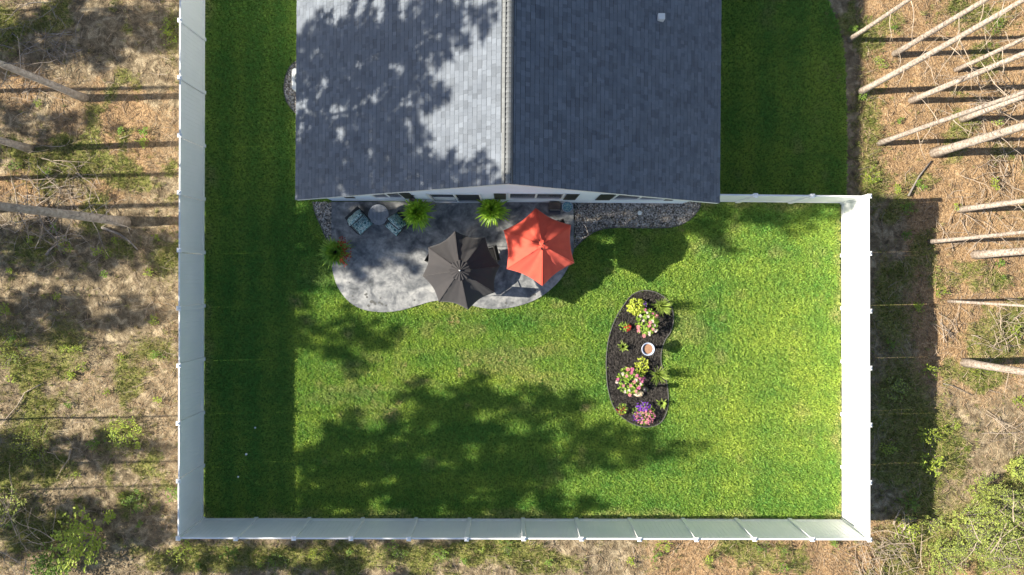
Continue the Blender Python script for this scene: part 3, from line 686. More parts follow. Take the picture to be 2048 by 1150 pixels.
# ------------------------------------------------------------------ umbrellas
def umbrella(name, label, verts_px, rimh, apex_px, apexh, canvas, vent, pole_top, seed, sagk=.10):
    ax, ay = P(*apex_px, apexh); r = random.Random(seed); root = empty(name, (ax, ay, .085), label, 'umbrella')
    n = len(verts_px); rim = [np.array(P(x, y, rimh))-np.array([ax, ay]) for x, y in verts_px]
    zr = rimh-.085; za = apexh-.085
    NR, NA = 16, 14
    cm_ = MB(); vs = []; ph = [r.uniform(0, 6.28) for _ in range(n)]
    t0 = .10
    for i in range(NR+1):
        t = t0+(1-t0)*i/NR
        for s in range(n):
            a, b = rim[s], rim[(s+1) % n]
            for j in range(NA):
                u = j/NA; q = a*(1-u)+b*u
                inn = 1-(.075*math.sin(PI*u)*t**3)           # scalloped hem between ribs
                belly = 4*u*(1-u)
                x, y = q*t*inn; z = za+(zr-za)*(t**1.12)+.03*math.sin(PI*t)
                z -= sagk*belly*t*(1.15-t)*.9+.02*belly*t
                # tension folds running out from the ribs
                kf = .5 if vent == 'flute' else 1.0
                z += kf*.012*math.sin(u*34+ph[s]+2.2*t)*(t**2)*belly+kf*.022*math.sin(u*15+ph[s]*2-3*t)*belly*t
                z += .008*(1-u)**6*math.sin(t*30+ph[s])
                vs.append((x, y, z))
    m_ = n*NA; fs = []
    for i in range(NR):
        for k in range(m_): fs.append((i*m_+k, i*m_+(k+1) % m_, (i+1)*m_+(k+1) % m_, (i+1)*m_+k))
    # hem drop
    last = NR*m_; base = len(vs)
    for k in range(m_): x, y, z = vs[last+k]; vs.append((x*1.002, y*1.002, z-.03))
    for k in range(m_): fs.append((last+k, last+(k+1) % m_, base+(k+1) % m_, base+k))
    cm_.add(vs, fs); c = cm_.build('canopy', canvas, root, smooth=True)
    # vent cap
    if vent == 'flute':
        vc = MB(); vs = []; fl = 16; N = fl*4
        for i, (rr, zz) in enumerate([(.02, .10), (.10, .085), (.20, .055), (.31, .012)]):
            for k in range(N):
                a = 2*PI*k/N; w_ = math.cos(a*fl)
                q = rr*(1+.05*math.cos(a*8)); vs.append((q*math.cos(a), q*math.sin(a), zz+.022*w_*(rr/.31)+.01+.002*r.random()))
        fs = [(i*N+k, i*N+(k+1) % N, (i+1)*N+(k+1) % N, (i+1)*N+k) for i in range(3) for k in range(N)]
        vc.add(vs, fs); vc.build('vent_cap', canvas, c, smooth=True).location = (0, 0, za-.01)
        fb = MB(); fb.lathe([(.012, 0), (.03, .015), (.036, .04), (.022, .068), (.004, .075)], (0, 0, za+.085), 12); fb.build('finial', M['chrome'], root, smooth=True)
    else:
        vc = MB(); vs = []; N = 24
        for i, (rr, zz) in enumerate([(.015, .085), (.05, .08), (.10, .05), (.15, .015)]):
            for k in range(N):
                a = 2*PI*k/N; q = rr*(1+.22*math.cos(a*3+1)*(i/3)); vs.append((q*math.cos(a), q*math.sin(a), zz+.022*math.sin(a*5+i)*(i/3)))
        fs = [(i*N+k, i*N+(k+1) % N, (i+1)*N+(k+1) % N, (i+1)*N+k) for i in range(3) for k in range(N) if not (i >= 1 and k in (3, 4, 11, 17))]
        vc.add(vs, fs); vc.build('vent_cap', canvas, c, smooth=True).location = (0, 0, za-.012)
        tm = MB()
        for (a, q) in ((2.6, .12), (2.1, .17), (-1.9, .10), (.4, .06)): x, y = q*math.cos(a), q*math.sin(a); tm.box(x-.018, x+.018, y-.03, y+.03, za-.03, za+.055*(q < .11)+.0)
        tm.build('torn_opening', M['black_gap'], c)
    sb = MB()
    for s in range(n):
        a = rim[s]; sb.tube([(a[0]*t, a[1]*t, za+(zr-za)*(t**1.12)+.03*math.sin(PI*t)+.006+.008*math.sin(t*30+ph[s])) for t in [.12+.88*q/24 for q in range(25)]], .007, 5)
    sb.build('seams', canvas, c, smooth=True)['kind'] = 'stuff'
    rb = MB()
    for s in range(n):
        a = rim[s]; rb.tube([(a[0]*t, a[1]*t, za+(zr-za)*(t**1.12)+.03*math.sin(PI*t)-.02) for t in (.03, .3, .6, .985)], .009, 5)
        rb.tube([(a[0]*.5, a[1]*.5, za+(zr-za)*(.5**1.12)), (0, 0, za-.62)], .008, 5)
    o = rb.build('ribs', M['dark_metal'], root)
    pb = MB(); pb.lathe([(.022, .05), (.022, za-.02)], (0, 0, 0), 10); pb.build('pole', M['dark_metal'], root)
    bb = MB(); bb.lathe([(.26, 0), (.26, .03), (.20, .06), (.04, .09), (.035, .30)], (0, 0, 0), 24); bb.build('base', M['dark_metal'], root)
    return root
def z2(l): return [(820+a/4.2588, 370+b/4.2588) for a, b in l]
umbrella('patio_umbrella', 'large faded black eight sided patio umbrella with a fluted vent cap', z2([(383, 392), (640, 447), (765, 690), (720, 915), (495, 1062), (245, 995), (105, 775), (155, 530)]), 2.03, (920, 541), 2.76, M['black_canvas'], 'flute', 0, 3)
umbrella('patio_umbrella', 'coral red six sided patio umbrella with a torn top beside the black one', z2([(1070, 195), (1370, 340), (1400, 665), (1128, 860), (825, 715), (797, 385)]), 2.22, (1085, 491), 2.90, M['red_canvas'], 'torn', 0, 5, .13)

# small dark stains on the slab
for k, (px, py, r_) in enumerate([(745, 603, 4.5), (751, 607, 3.5), (738, 611, 3), (760, 605, 3), (765, 608, 3), (733, 589, 3), (735, 594, 2.5), (706, 592, 2.5), (709, 599, 2), (700, 565, 2), (762, 596, 2), (773, 611, 2.5), (1012, 606, 2.5), (1025, 605, 2), (1062, 583, 2.5), (1068, 589, 3), (1061, 592, 2.2), (1070, 580, 2), (830, 600, 2)]):
    r = random.Random(k); x, y = P(px, py); mb = MB(); n = 9
    mb.add([(x+r_/PPM*r.uniform(.6, 1.3)*math.cos(2*PI*q/n), y+r_/PPM*r.uniform(.5, 1.1)*math.sin(2*PI*q/n), .089) for q in range(n)], [tuple(range(n))]); mb.build('stain', M['stain'], patio)
# ------------------------------------------------------------------ patio furniture (mostly under the umbrellas)
PZ = .085
tx, ty = P(932, 542, .75)
t = empty('dining_table', (tx, ty, PZ), 'round dark dining table under the black umbrella', 'table')
mb = MB(); mb.lathe([(.59, .69), (.60, .70), (.60, .72), (.59, .73), (.0305, .731)], (0, 0, 0), 40); mb.build('table_top', M['dark_metal'], t)
for k in range(4):
    a = PI/4+k*PI/2; mb = MB(); mb.tube([(.52*math.cos(a), .52*math.sin(a), 0), (.38*math.cos(a), .38*math.sin(a), .35), (.46*math.cos(a), .46*math.sin(a), .69)], .016, 6); mb.build('leg', M['dark_metal'], t)
def patio_chair(px, py, rz, label, cush, high=1.02):
    x, y = P(px, py, .45); c = empty('patio_chair', (x, y, PZ), label, 'chair', 'chairs around the umbrella tables', rz)
    # faces +x locally
    s = MB(); s.bbox(-.24, .26, -.25, .25, .41, .49, .02); s.build('seat_cushion', cush, c, smooth=False)
    b = MB(); Mx = Matrix.Translation((-.25, 0, .47)) @ Matrix.Rotation(R(-12), 4, 'Y'); b.bbox(-.03, .02, -.24, .24, .02, high-.5, .015, Mx); b.build('backrest', cush, c)
    f = MB()
    for sy in (-.28, .28):
        f = MB(); f.tube([(.27, sy, 0), (.25, sy, .40), (.24, sy, .63), (.0, sy, .66), (-.28, sy, .62)], .013, 6); f.build('arm_frame', M['dark_metal'], c)
        f = MB(); f.tube([(-.30, sy*.95, 0), (-.24, sy*.95, .40), (-.37, sy*.9, high-.02)], .013, 6); f.build('leg', M['dark_metal'], c)
    f = MB(); f.tube([(-.37, -.26, high-.02), (-.37, .26, high-.02)], .013, 6); f.tube([(.25, -.28, .4), (.25, .28, .4)], .011, 6); o = f.build('cross_bars', M['dark_metal'], c)
    return c
patio_chair(976, 512, R(195), 'dark metal chair showing between the two umbrellas', M['sling'])
patio_chair(954, 572, R(125), 'dark metal chair under the lower right edge of the black umbrella', M['sling'])
patio_chair(880, 520, R(-30), 'dark metal chair hidden under the left half of the black umbrella', M['sling'])
patio_chair(1062, 522, R(60), 'dark metal chair under the lower left side of the red umbrella', M['sling'])
patio_chair(1106, 505, R(180), 'dark metal chair added unseen under the right side of the red umbrella for its shadow', M['sling'])  # unseen chair, added so its shadow closes a lit gap on the lawn
patio_chair(1108, 462, R(200), 'dark metal chair added unseen under the upper right of the red umbrella for its shadow', M['sling'])  # second unseen chair, added for the upper side of the same shadow gap

def lounge(cx_, cy_, rz, w_, l_, label, pillow, back_h=.55):
    x, y = P(cx_, cy_, .42); c = empty('lounge_chair', (x, y, PZ), label, 'lounge chair', 'floral lounge chairs beside the round table', rz)
    hl = l_/2; hw = w_/2
    f = MB(); f.bbox(-hl, hl, -hw, hw, .22, .29, .01); f.build('frame', M['dark_metal'], c)
    for sx in (-hl+.04, hl-.04):
        for sy in (-hw+.03, hw-.03): m_ = MB(); m_.tube([(sx, sy, 0), (sx, sy, .23)], .018, 6); m_.build('leg', M['dark_metal'], c)
    def pillowmesh(x0, x1, y0, y1, z0, th, Mx, nx=14, ny=12):
        mb = MB(); top = []; 
        for i in range(nx+1):
            for j in range(ny+1):
                u = i/nx; v = j/ny; e = (1-(2*u-1)**6)*(1-(2*v-1)**6)
                z = z0+th*(.35+.65*e**.5)+.006*math.sin(u*21+v*4)+.006*math.sin(v*17+3)
                top.append((x0+(x1-x0)*u, y0+(y1-y0)*v, z))
        fs = [(i*(ny+1)+j, (i+1)*(ny+1)+j, (i+1)*(ny+1)+j+1, i*(ny+1)+j+1) for i in range(nx) for j in range(ny)]
        n0 = len(top); per = [i*(ny+1) for i in range(nx+1)]+[nx*(ny+1)+j for j in range(1, ny+1)]+[i*(ny+1)+ny for i in range(nx-1, -1, -1)]+[j for j in range(ny-1, 0, -1)]
        bot = [(top[p][0], top[p][1], z0) for p in per]; vs = top+bot; L_ = len(per)
        for k in range(L_): fs.append((per[k], n0+k, n0+(k+1) % L_, per[(k+1) % L_]))
        fs.append(tuple(n0+k for k in range(L_-1, -1, -1)))
        if Mx is not None: vs = [Mx @ Vector(v) for v in vs]
        mb.add(vs, fs); return mb
    pillowmesh(-hl+.14, hl, -hw+.02, hw-.02, .29, .13, None).build('seat_cushion', M['cushion'], c, smooth=True)
    Mx = Matrix.Translation((-hl+.20, 0, .38)) @ Matrix.Rotation(R(-62), 4, 'Y')
    pillowmesh(0, back_h, -hw+.02, hw-.02, 0, .11, Mx).build('back_cushion', M['cushion'], c, smooth=True)
    f = MB(); f.tube([Mx @ Vector((-.15, -hw, -.02)), Mx @ Vector((back_h, -hw, -.02)), Mx @ Vector((back_h+.03, 0, -.02)), Mx @ Vector((back_h, hw, -.02)), Mx @ Vector((-.15, hw, -.02))], .015, 6); f.build('back_frame', M['dark_metal'], c)
    for sy in (-hw-.02, hw+.02): f = MB(); f.tube([(hl-.06, sy, .2), (hl-.10, sy, .47), (-hl+.25, sy, .50)], .016, 6); f.build('armrest', M['dark_metal'], c)
    if pillow:
        Mp = Matrix.Translation((-hl+.25, .02, .50)) @ Matrix.Rotation(R(-50), 4, 'Y')
        pb = MB(); pb = pillowmesh(-.02, .26, -.15, .15, 0, .08, Mp, 8, 8); o = pb.build('throw_pillow', M['grey_cushion'], c, smooth=True)
    return c
lounge(717, 441, R(-47), .60, .80, 'teal floral lounge chair left of the round slatted table', True)
lounge(795, 446, R(-132), .56, .72, 'teal floral lounge chair between the round table and the left fern', False)
# slatted side table
x, y = P(757.4, 429.4, .5); t = empty('side_table', (x, y, PZ), 'round grey slatted table between the two floral chairs', 'side table')
RT = .335
for k in range(15):
    w_ = 2*RT/15; xx = -RT+w_*(k+.5); hy = math.sqrt(max(.001, (RT-.012)**2-xx*xx)); s = MB(); s.bbox(xx-w_*.34, xx+w_*.34, -hy, hy, .455, .475, .003); s.build('slat', M['table_grey'], t)
mb = MB(); n = 40; vs = []
for (rr, zz) in ((RT+.008, .44), (RT+.008, .478), (RT-.012, .478), (RT-.012, .44)): vs += [(rr*math.cos(2*PI*k/n), rr*math.sin(2*PI*k/n), zz) for k in range(n)]
mb.add(vs, [(i*n+k, i*n+(k+1) % n, ((i+1) % 4)*n+(k+1) % n, ((i+1) % 4)*n+k) for i in range(4) for k in range(n)]); mb.build('rim', M['table_grey'], t)
for k in range(4): a = PI/4+k*PI/2; mb = MB(); mb.tube([(.28*math.cos(a), .28*math.sin(a), 0), (.24*math.cos(a), .24*math.sin(a), .45)], .012, 6); mb.build('leg', M['dark_metal'], t)
mb = MB(); mb.lathe([(.20, .43), (.20, .445)], (0, 0, 0), 16); mb.build('support_plate', M['dark_metal'], t)
# cabinet by the wall and blue round stand
x0, y0 = P(1097, 428, .5); x1, _ = P(1122, 428, .5); _, y1 = P(1100, 405, .5)
t = empty('cabinet', ((x0+x1)/2, (y0+y1)/2, PZ), 'low brown topped cabinet with a dark rounded shelf against the house wall', 'cabinet'); hx = (x1-x0)/2; hy = (y1-y0)/2
mb = MB(); mb.bbox(-hx+.02, hx-.02, -hy+.16, hy, 0, .52, .01); mb.build('body', M['cabinet_front'], t)
mb = MB(); mb.bbox(-hx, hx, -hy+.14, hy, .52, .56, .012); mb.build('lid', M['cabinet'], t)
mb = MB(); mb.bbox(-hx+.01, hx-.01, -hy, -hy+.138, .40, .43, .012); mb.tube([(-hx+.02, -hy, .42), (hx-.02, -hy, .42)], .016, 8); mb.build('shelf', M['cabinet_front'], t)
mb = MB(); mb.tube([(-hx+.05, -hy+.155, .49), (-hx+.05, -hy+.125, .49), (hx-.05, -hy+.125, .49), (hx-.05, -hy+.155, .49)], .008, 6); mb.build('handle', M['chrome'], t)
x, y = P(1134.5, 414, .6); t = empty('side_table', (x, y, PZ), 'small round blue mosaic topped stand beside the gravel and wall', 'side table')
mb = MB(); mb.lathe([(.155, .54), (.175, .555), (.155, .556)], (0, 0, 0), 28); mb.build('mosaic_top', M['bluebowl'], t)
mb = MB(); n = 28; vs = []
for (rr, zz) in ((.168, .545), (.182, .548), (.182, .568), (.168, .568)): vs += [(rr*math.cos(2*PI*k/n), rr*math.sin(2*PI*k/n), zz) for k in range(n)]
mb.add(vs, [(i*n+k, i*n+(k+1) % n, ((i+1) % 4)*n+(k+1) % n, ((i+1) % 4)*n+k) for i in range(4) for k in range(n)]); mb.build('rim', M['ceramic'], t)
for k in range(3): a = k*2*PI/3; mb = MB(); mb.tube([(.17*math.cos(a), .17*math.sin(a), 0), (.06*math.cos(a), .06*math.sin(a), .3), (.14*math.cos(a), .14*math.sin(a), .54)], .009, 6); mb.build('leg', M['dark_metal'], t)

# air conditioner
x, y = P(589, 157, .75); t = empty('air_conditioner', (x+.26, y, 0), 'white air conditioner on river stones half under the left roof edge', 'air conditioner')
mb = MB(); mb.bbox(-.38, .38, -.37, .37, .05, .72, .06); mb.build('casing', M['ac_white'], t)
mb = MB(); mb.lathe([(.27, .718), (.27, .735), (.25, .738)], (0, 0, 0), 32); mb.build('fan_recess', M['ac_grille'], t)
for rr in (.09, .15, .21, .27): mb = MB(); mb.tube([(rr*math.cos(q*2*PI/32), rr*math.sin(q*2*PI/32), .75) for q in range(33)], .006, 5, caps=False); mb.build('grille_ring', M['ac_white'], t)
for k in range(6): a = k*PI/3; mb = MB(); mb.tube([(.05*math.cos(a), .05*math.sin(a), .752), (.28*math.cos(a), .28*math.sin(a), .745)], .005, 5); mb.build('grille_spoke', M['ac_white'], t)
mb = MB(); mb.lathe([(.07, .735), (.07, .76), (.03, .77)], (0, 0, 0), 20); mb.build('fan_hub', M['ac_white'], t)

# small white things
def ball(px, py, r_, label, grp=None, stalk=0):
    x, y = P(px, py, stalk+r_); o = empty('garden_light' if stalk else 'ball', (x, y, .0), label, 'garden light' if stalk else 'ball', grp)
    mb = MB(); mb.lathe([(r_*math.sin(a), r_-r_*math.cos(a)) for a in [PI*q/10 for q in range(1, 10)]], (0, 0, .03+stalk), 16); mb.build('globe', M['ball'], o, smooth=True)
    if stalk: mb = MB(); mb.lathe([(.02, 0), (.02, stalk+.04)], (0, 0, 0), 8); mb.build('stake', M['dark_metal'], o)
    return o
ball(1279, 426, .075, 'white globe light on a short stake among the river stones', None, .12)
ball(511, 855, .035, 'small white ball in the shaded lawn, the topmost and rightmost of three', 'white balls on the shaded lawn')
ball(493, 908, .042, 'small white ball in the shaded lawn, middle one of three', 'white balls on the shaded lawn')
ball(477, 953, .033, 'small white ball in the shaded lawn, lowest and leftmost of three', 'white balls on the shaded lawn')

# ------------------------------------------------------------------ plants: ferns, pots, bed flowers
def blades(n, L_, wd, rise, droop, seed, toff=0, z0=0, spread=1.0, lmin=.55, seg=4, up0=0.0):
    r = random.Random(seed); mb = MB()
    for k in range(n):
        az = r.uniform(0, 2*PI); l = L_*r.uniform(lmin, 1.0)*spread; t = r.random()
        mb.leaf((.04*math.cos(az), .04*math.sin(az), z0), az, l*(.35+.65*t), wd*r.uniform(.7, 1.2), rise*r.uniform(.8, 1.2)*(1.25-.5*t), droop*r.uniform(.7, 1.2)*t, seg, tone=r.random())
    return mb
def mound(mb, n, rx, ry, h, ls, seed, z0=.02, tone=None, wd=.62, power=.5):
    r = random.Random(seed)
    for k in range(n):
        a = r.uniform(0, 2*PI); q = r.random()**power; x = rx*q*math.cos(a); y = ry*q*math.sin(a); z = z0+h*(1-q*q)**.5*r.uniform(.55, 1.0)
        mb.leaf((x, y, z), a+r.gauss(0, .9), ls*r.uniform(.6, 1.2), ls*wd*r.uniform(.8, 1.2), ls*r.uniform(-.1, .7), ls*r.uniform(0, .6), 2, tone=r.random() if tone is None else tone)
    return mb
def pot_lathe(rt, h): return [(rt*.68, 0), (rt*.72, .01), (rt*.92, h*.8), (rt, h*.82), (rt, h), (rt*.88, h), (rt*.86, h-.04), (.002, h-.04)]
def fern(px, py, hgt, pot_h, rad, label, n, seed, m='fern', wd=.036, rise=.30, droop=.42):
    x, y = P(px, py, hgt); o = empty('potted_fern' if m == 'fern' else 'potted_plant', (x, y, PZ if m == 'fern' else .03), label, 'potted plant')
    mb = MB(); mb.lathe(pot_lathe(.19, pot_h), (0, 0, 0), 22); mb.build('pot', M['pot'], o, smooth=False)
    fm = blades(n, rad, wd, rise, droop, seed, z0=pot_h-.03); f2 = blades(n//2, rad*.62, wd, rise*1.5, droop*.7, seed+50, z0=pot_h); fm.add(f2.v, f2.f); fm.col[-len(f2.v):] = f2.col; mound(fm, 60, .22, .22, .32, .16, seed+9, z0=pot_h-.02, wd=.28); fm.build('foliage', M[m], o)
    return o
fern(832, 424, 1.0, .72, .78, 'potted fern with arching bright leaves beside the right floral chair', 260, 4, wd=.06, rise=.34, droop=.52)
fern(983, 418, 1.0, .72, .78, 'potted fern with arching bright leaves above the black umbrella, before the patio door', 260, 8, wd=.06, rise=.34, droop=.52)
f3 = fern(666, 503, .7, .35, .80, 'potted green tropical plant with orange red flowers at the left patio corner', 240, 12, m='tropic', wd=.05, rise=.30, droop=.36)
fl = MB(); r = random.Random(4)
for k in range(60):
    a = r.uniform(-.9, 1.1); q = r.uniform(.36, .64); x = q*math.cos(a); y = q*math.sin(a); fl.leaf((x, y, .70+r.uniform(-.10, .14)), r.uniform(0, 6.3), .07, .035, .03, .03, 2, r.random())
fl.build('flowers', M['orangered'], f3)['kind'] = 'stuff'
fb = MB()
for k in range(28):
    a = r.uniform(-1.0, 1.0); q = r.uniform(.2, .5); fb.leaf((q*math.cos(a), q*math.sin(a), .48+r.uniform(-.1, .1)), r.uniform(0, 6.3), .09, .04, .02, .03, 2, r.random())
fb.build('lower_leaves', M['redp'], f3)['kind'] = 'stuff'

BZ = .035
def head(name, m, r_, p, parent, seed=1):
    rr = random.Random(seed); mb = MB()
    for k in range(26):
        t = rr.random()*PI*.62; a = rr.uniform(0, 2*PI); d = Vector((math.sin(t)*math.cos(a), math.sin(t)*math.sin(a), math.cos(t)*.8))
        mb.leaf(d*r_*.72, a+rr.gauss(0, .8), r_*.62, r_*.55, r_*.15, r_*.1, 2, rr.random())
    o = mb.build(name, m, parent, loc=p); return o
def plant(name, px, py, h, label, cat='plant'): x, y = P(px, py, h); return empty(name, (x, y, BZ), label, cat)
# yellow green foliage plants
o = plant('foliage_plant', 1274, 614, .3, 'rounded lime yellow leafy plant at the top of the kidney bed'); mound(MB(), 190, .28, .27, .34, .085, 1, wd=.8).build('foliage', M['lime'], o)
o = plant('foliage_plant', 1285, 734, .3, 'lime yellow leafy plant just below the white pedestal bowl'); mound(MB(), 120, .22, .30, .32, .075, 2, wd=.7).build('foliage', M['lime'], o)
# ornamental grasses
for (px, py, n, L_, rise, drp, lb, sd, wd) in ((1323, 612, 130, .46, .42, .30, 'spiky arching green grass at the top right of the kidney bed', 3, .014), (1318, 750, 120, .48, .42, .30, 'spiky arching green grass at the right edge of the bed below the pedestal bowl', 5, .014)):
    o = plant('ornamental_grass', px, py, .3, lb); blades(n, L_, wd, rise*1.75, drp, sd, lmin=.6, seg=5).build('foliage', M['blade'], o)
for (px, py, L_, lb, sd) in ((1247, 694, .24, 'small spiky green plant left of the white pedestal bowl', 11), (1325, 808, .26, 'small spiky yellow green plant at the lower right edge of the bed', 13)):
    o = plant('spiky_plant', px, py, .2, lb); blades(60, L_, .024, .22, .14, sd, lmin=.5, seg=3).build('foliage', M['blade'], o)
# pink flower shrubs
def flower_bush(px, py, rx, ry, h, heads, label, seed):
    o = plant('flowering_plant', px, py, h*.7, label, 'flowering plant'); mound(MB(), 210, rx, ry, h, .10, seed, wd=.7).build('foliage', M['leaf'], o)
    for k, (dx, dy, m, r_) in enumerate(heads):
        q = min(1, math.hypot(dx/PPM/rx, dy/PPM/ry)); z = h*(1-.45*q*q)+.03
        head('flower_head', M[m], r_, (dx/PPM, -dy/PPM, z), o, seed*31+k)
    return o
flower_bush(1297, 645, .36, .42, .58, [(-4, -20, 'palepink', .045), (-3, -12, 'palepink', .05), (15, -12, 'pink', .07), (5, -3, 'palepink', .055), (0, -1, 'pink', .055), (-1, 5, 'pink', .06), (-20, 9, 'pink', .065), (-19, 17, 'pink', .06), (-9, 26, 'pink', .065), (1, 20, 'palepink', .045), (2, 24, 'palepink', .045), (14, 16, 'palepink', .055), (7, 12, 'pink', .05), (10, 5, 'palepink', .035), (-6, -25, 'magenta', .04), (-16, -13, 'palepink', .045), (8, -18, 'magenta', .035), (-12, -4, 'palepink', .04)], 'pink and white flowering bush at the top of the kidney bed', 21)
flower_bush(1262, 763, .44, .44, .46, [(-6, -24, 'pink', .06), (2, -24, 'magenta', .06), (0, -18, 'magenta', .055), (-17, -15, 'palepink', .05), (-10, -12, 'pink', .05), (-26, -5, 'magenta', .055), (-28, 1, 'palepink', .05), (10, -12, 'magenta', .06), (15, -6, 'magenta', .065), (8, -4, 'palepink', .055), (20, -2, 'magenta', .065), (25, -6, 'magenta', .06), (4, -1, 'pink', .055), (-3, 6, 'pink', .06), (14, 11, 'magenta', .065), (-5, 17, 'palepink', .045), (-12, 20, 'palepink', .045), (-2, 26, 'pink', .06), (-16, 7, 'magenta', .045), (9, 18, 'pink', .05), (18, 4, 'palepink', .045)], 'pink and magenta flowering bush in the bed, left of the black light', 23)
o = plant('purple_flower', 1291, 609, .2, 'tiny purple flowering plant between the lime plant and the spiky grass', 'flowering plant'); mound(MB(), 36, .09, .10, .2, .045, 6).build('foliage', M['leaf'], o); mound(MB(), 22, .06, .07, .26, .05, 7, tone=.5).build('petals', M['purple'], o)['kind'] = 'stuff'
# red flowers
o = plant('red_flower', 1250, 654, .2, 'small plant with red flowers and green leaves at the left of the bed', 'flowering plant'); mound(MB(), 50, .17, .14, .2, .07, 8).build('foliage', M['leaf'], o); q = mound(MB(), 40, .10, .12, .27, .055, 9).build('petals', M['redp'], o, loc=(.12, -.02, 0)); q['kind'] = 'stuff'
o = plant('red_flower', 1245, 818, .2, 'small red and green flowering plant at the lower left of the bed', 'flowering plant'); mound(MB(), 60, .17, .18, .22, .07, 10).build('foliage', M['leaf'], o); q = mound(MB(), 42, .16, .15, .25, .05, 12).build('petals', M['orangered'], o, loc=(-.02, -.06, 0)); q['kind'] = 'stuff'
# petunias
o = plant('petunia', 1289, 828, .25, 'mound of purple and pink petunias at the bottom of the kidney bed', 'flowering plant'); mound(MB(), 130, .38, .38, .28, .06, 14).build('foliage', M['leaf'], o)
for nm, m, n, rx, ry, lx, ly, sd in (('purple_petals', 'purple', 110, .26, .16, -.03, .24, 15), ('pink_petals', 'magenta', 130, .36, .30, .03, -.08, 16), ('pale_petals', 'pink', 70, .34, .28, .05, -.12, 17), ('violet_petals', 'purple', 30, .20, .14, -.24, -.12, 18)):
    q = mound(MB(), n, rx, ry, .33, .042, sd, wd=.9).build(nm, M[m], o, loc=(lx, ly, .0)); q['kind'] = 'stuff'
# pedestal bowl
x, y = P(1296, 698, .6); o = empty('pedestal_bowl', (x, y, BZ), 'white glazed pedestal bowl with brown contents in the middle of the bed', 'bird bath')
mb = MB(); mb.lathe([(.10, 0), (.10, .03), (.07, .07), (.05, .30), (.07, .44), (.002, .45)], (0, 0, 0), 24); mb.build('pedestal', M['ceramic'], o, smooth=True)
mb = MB(); mb.lathe([(.05, .43), (.14, .47), (.205, .56), (.225, .60), (.215, .612), (.195, .60), (.16, .53), (.12, .50), (.002, .495)], (0, 0, 0), 32); mb.build('bowl', M['ceramic'], o, smooth=True)
mb = MB(); mb.lathe([(.165, .545), (.16, .55), (.01, .553)], (.012, 0, 0), 24); mb.build('contents', M['birdwater'], o)
# black light
x, y = P(1289, 777, .5); o = empty('garden_light', (x, y, BZ), 'black garden light with a glossy cap right of the magenta flowering bush', 'garden light')
mb = MB(); mb.lathe([(.05, 0), (.035, .05), (.03, .50), (.05, .52)], (0, 0, 0), 12); mb.build('post', M['dark_metal'], o)
mb = MB(); mb.lathe([(.06, .52), (.085, .56), (.075, .66), (.10, .67), (.05, .71), (.01, .72)], (0, 0, 0), 16); mb.build('lamp_head', M['dark_metal'], o, smooth=True)
# rock
x, y = P(1277, 787, .08); mb = MB(); mb.lathe([(.12, 0), (.155, .03), (.14, .10), (.07, .135)], (0, 0, 0), 9); r = random.Random(3)
mb.v = [(vx*1.15*(1+r.uniform(-.12, .12)), vy*.72*(1+r.uniform(-.12, .12)), vz*(1+r.uniform(-.15, .15))) for vx, vy, vz in mb.v]
o = mb.build('rock', M['rock'], loc=(x, y, BZ)); tag(o, 'pale tan rock below the magenta flowering bush in the bed', 'rock')

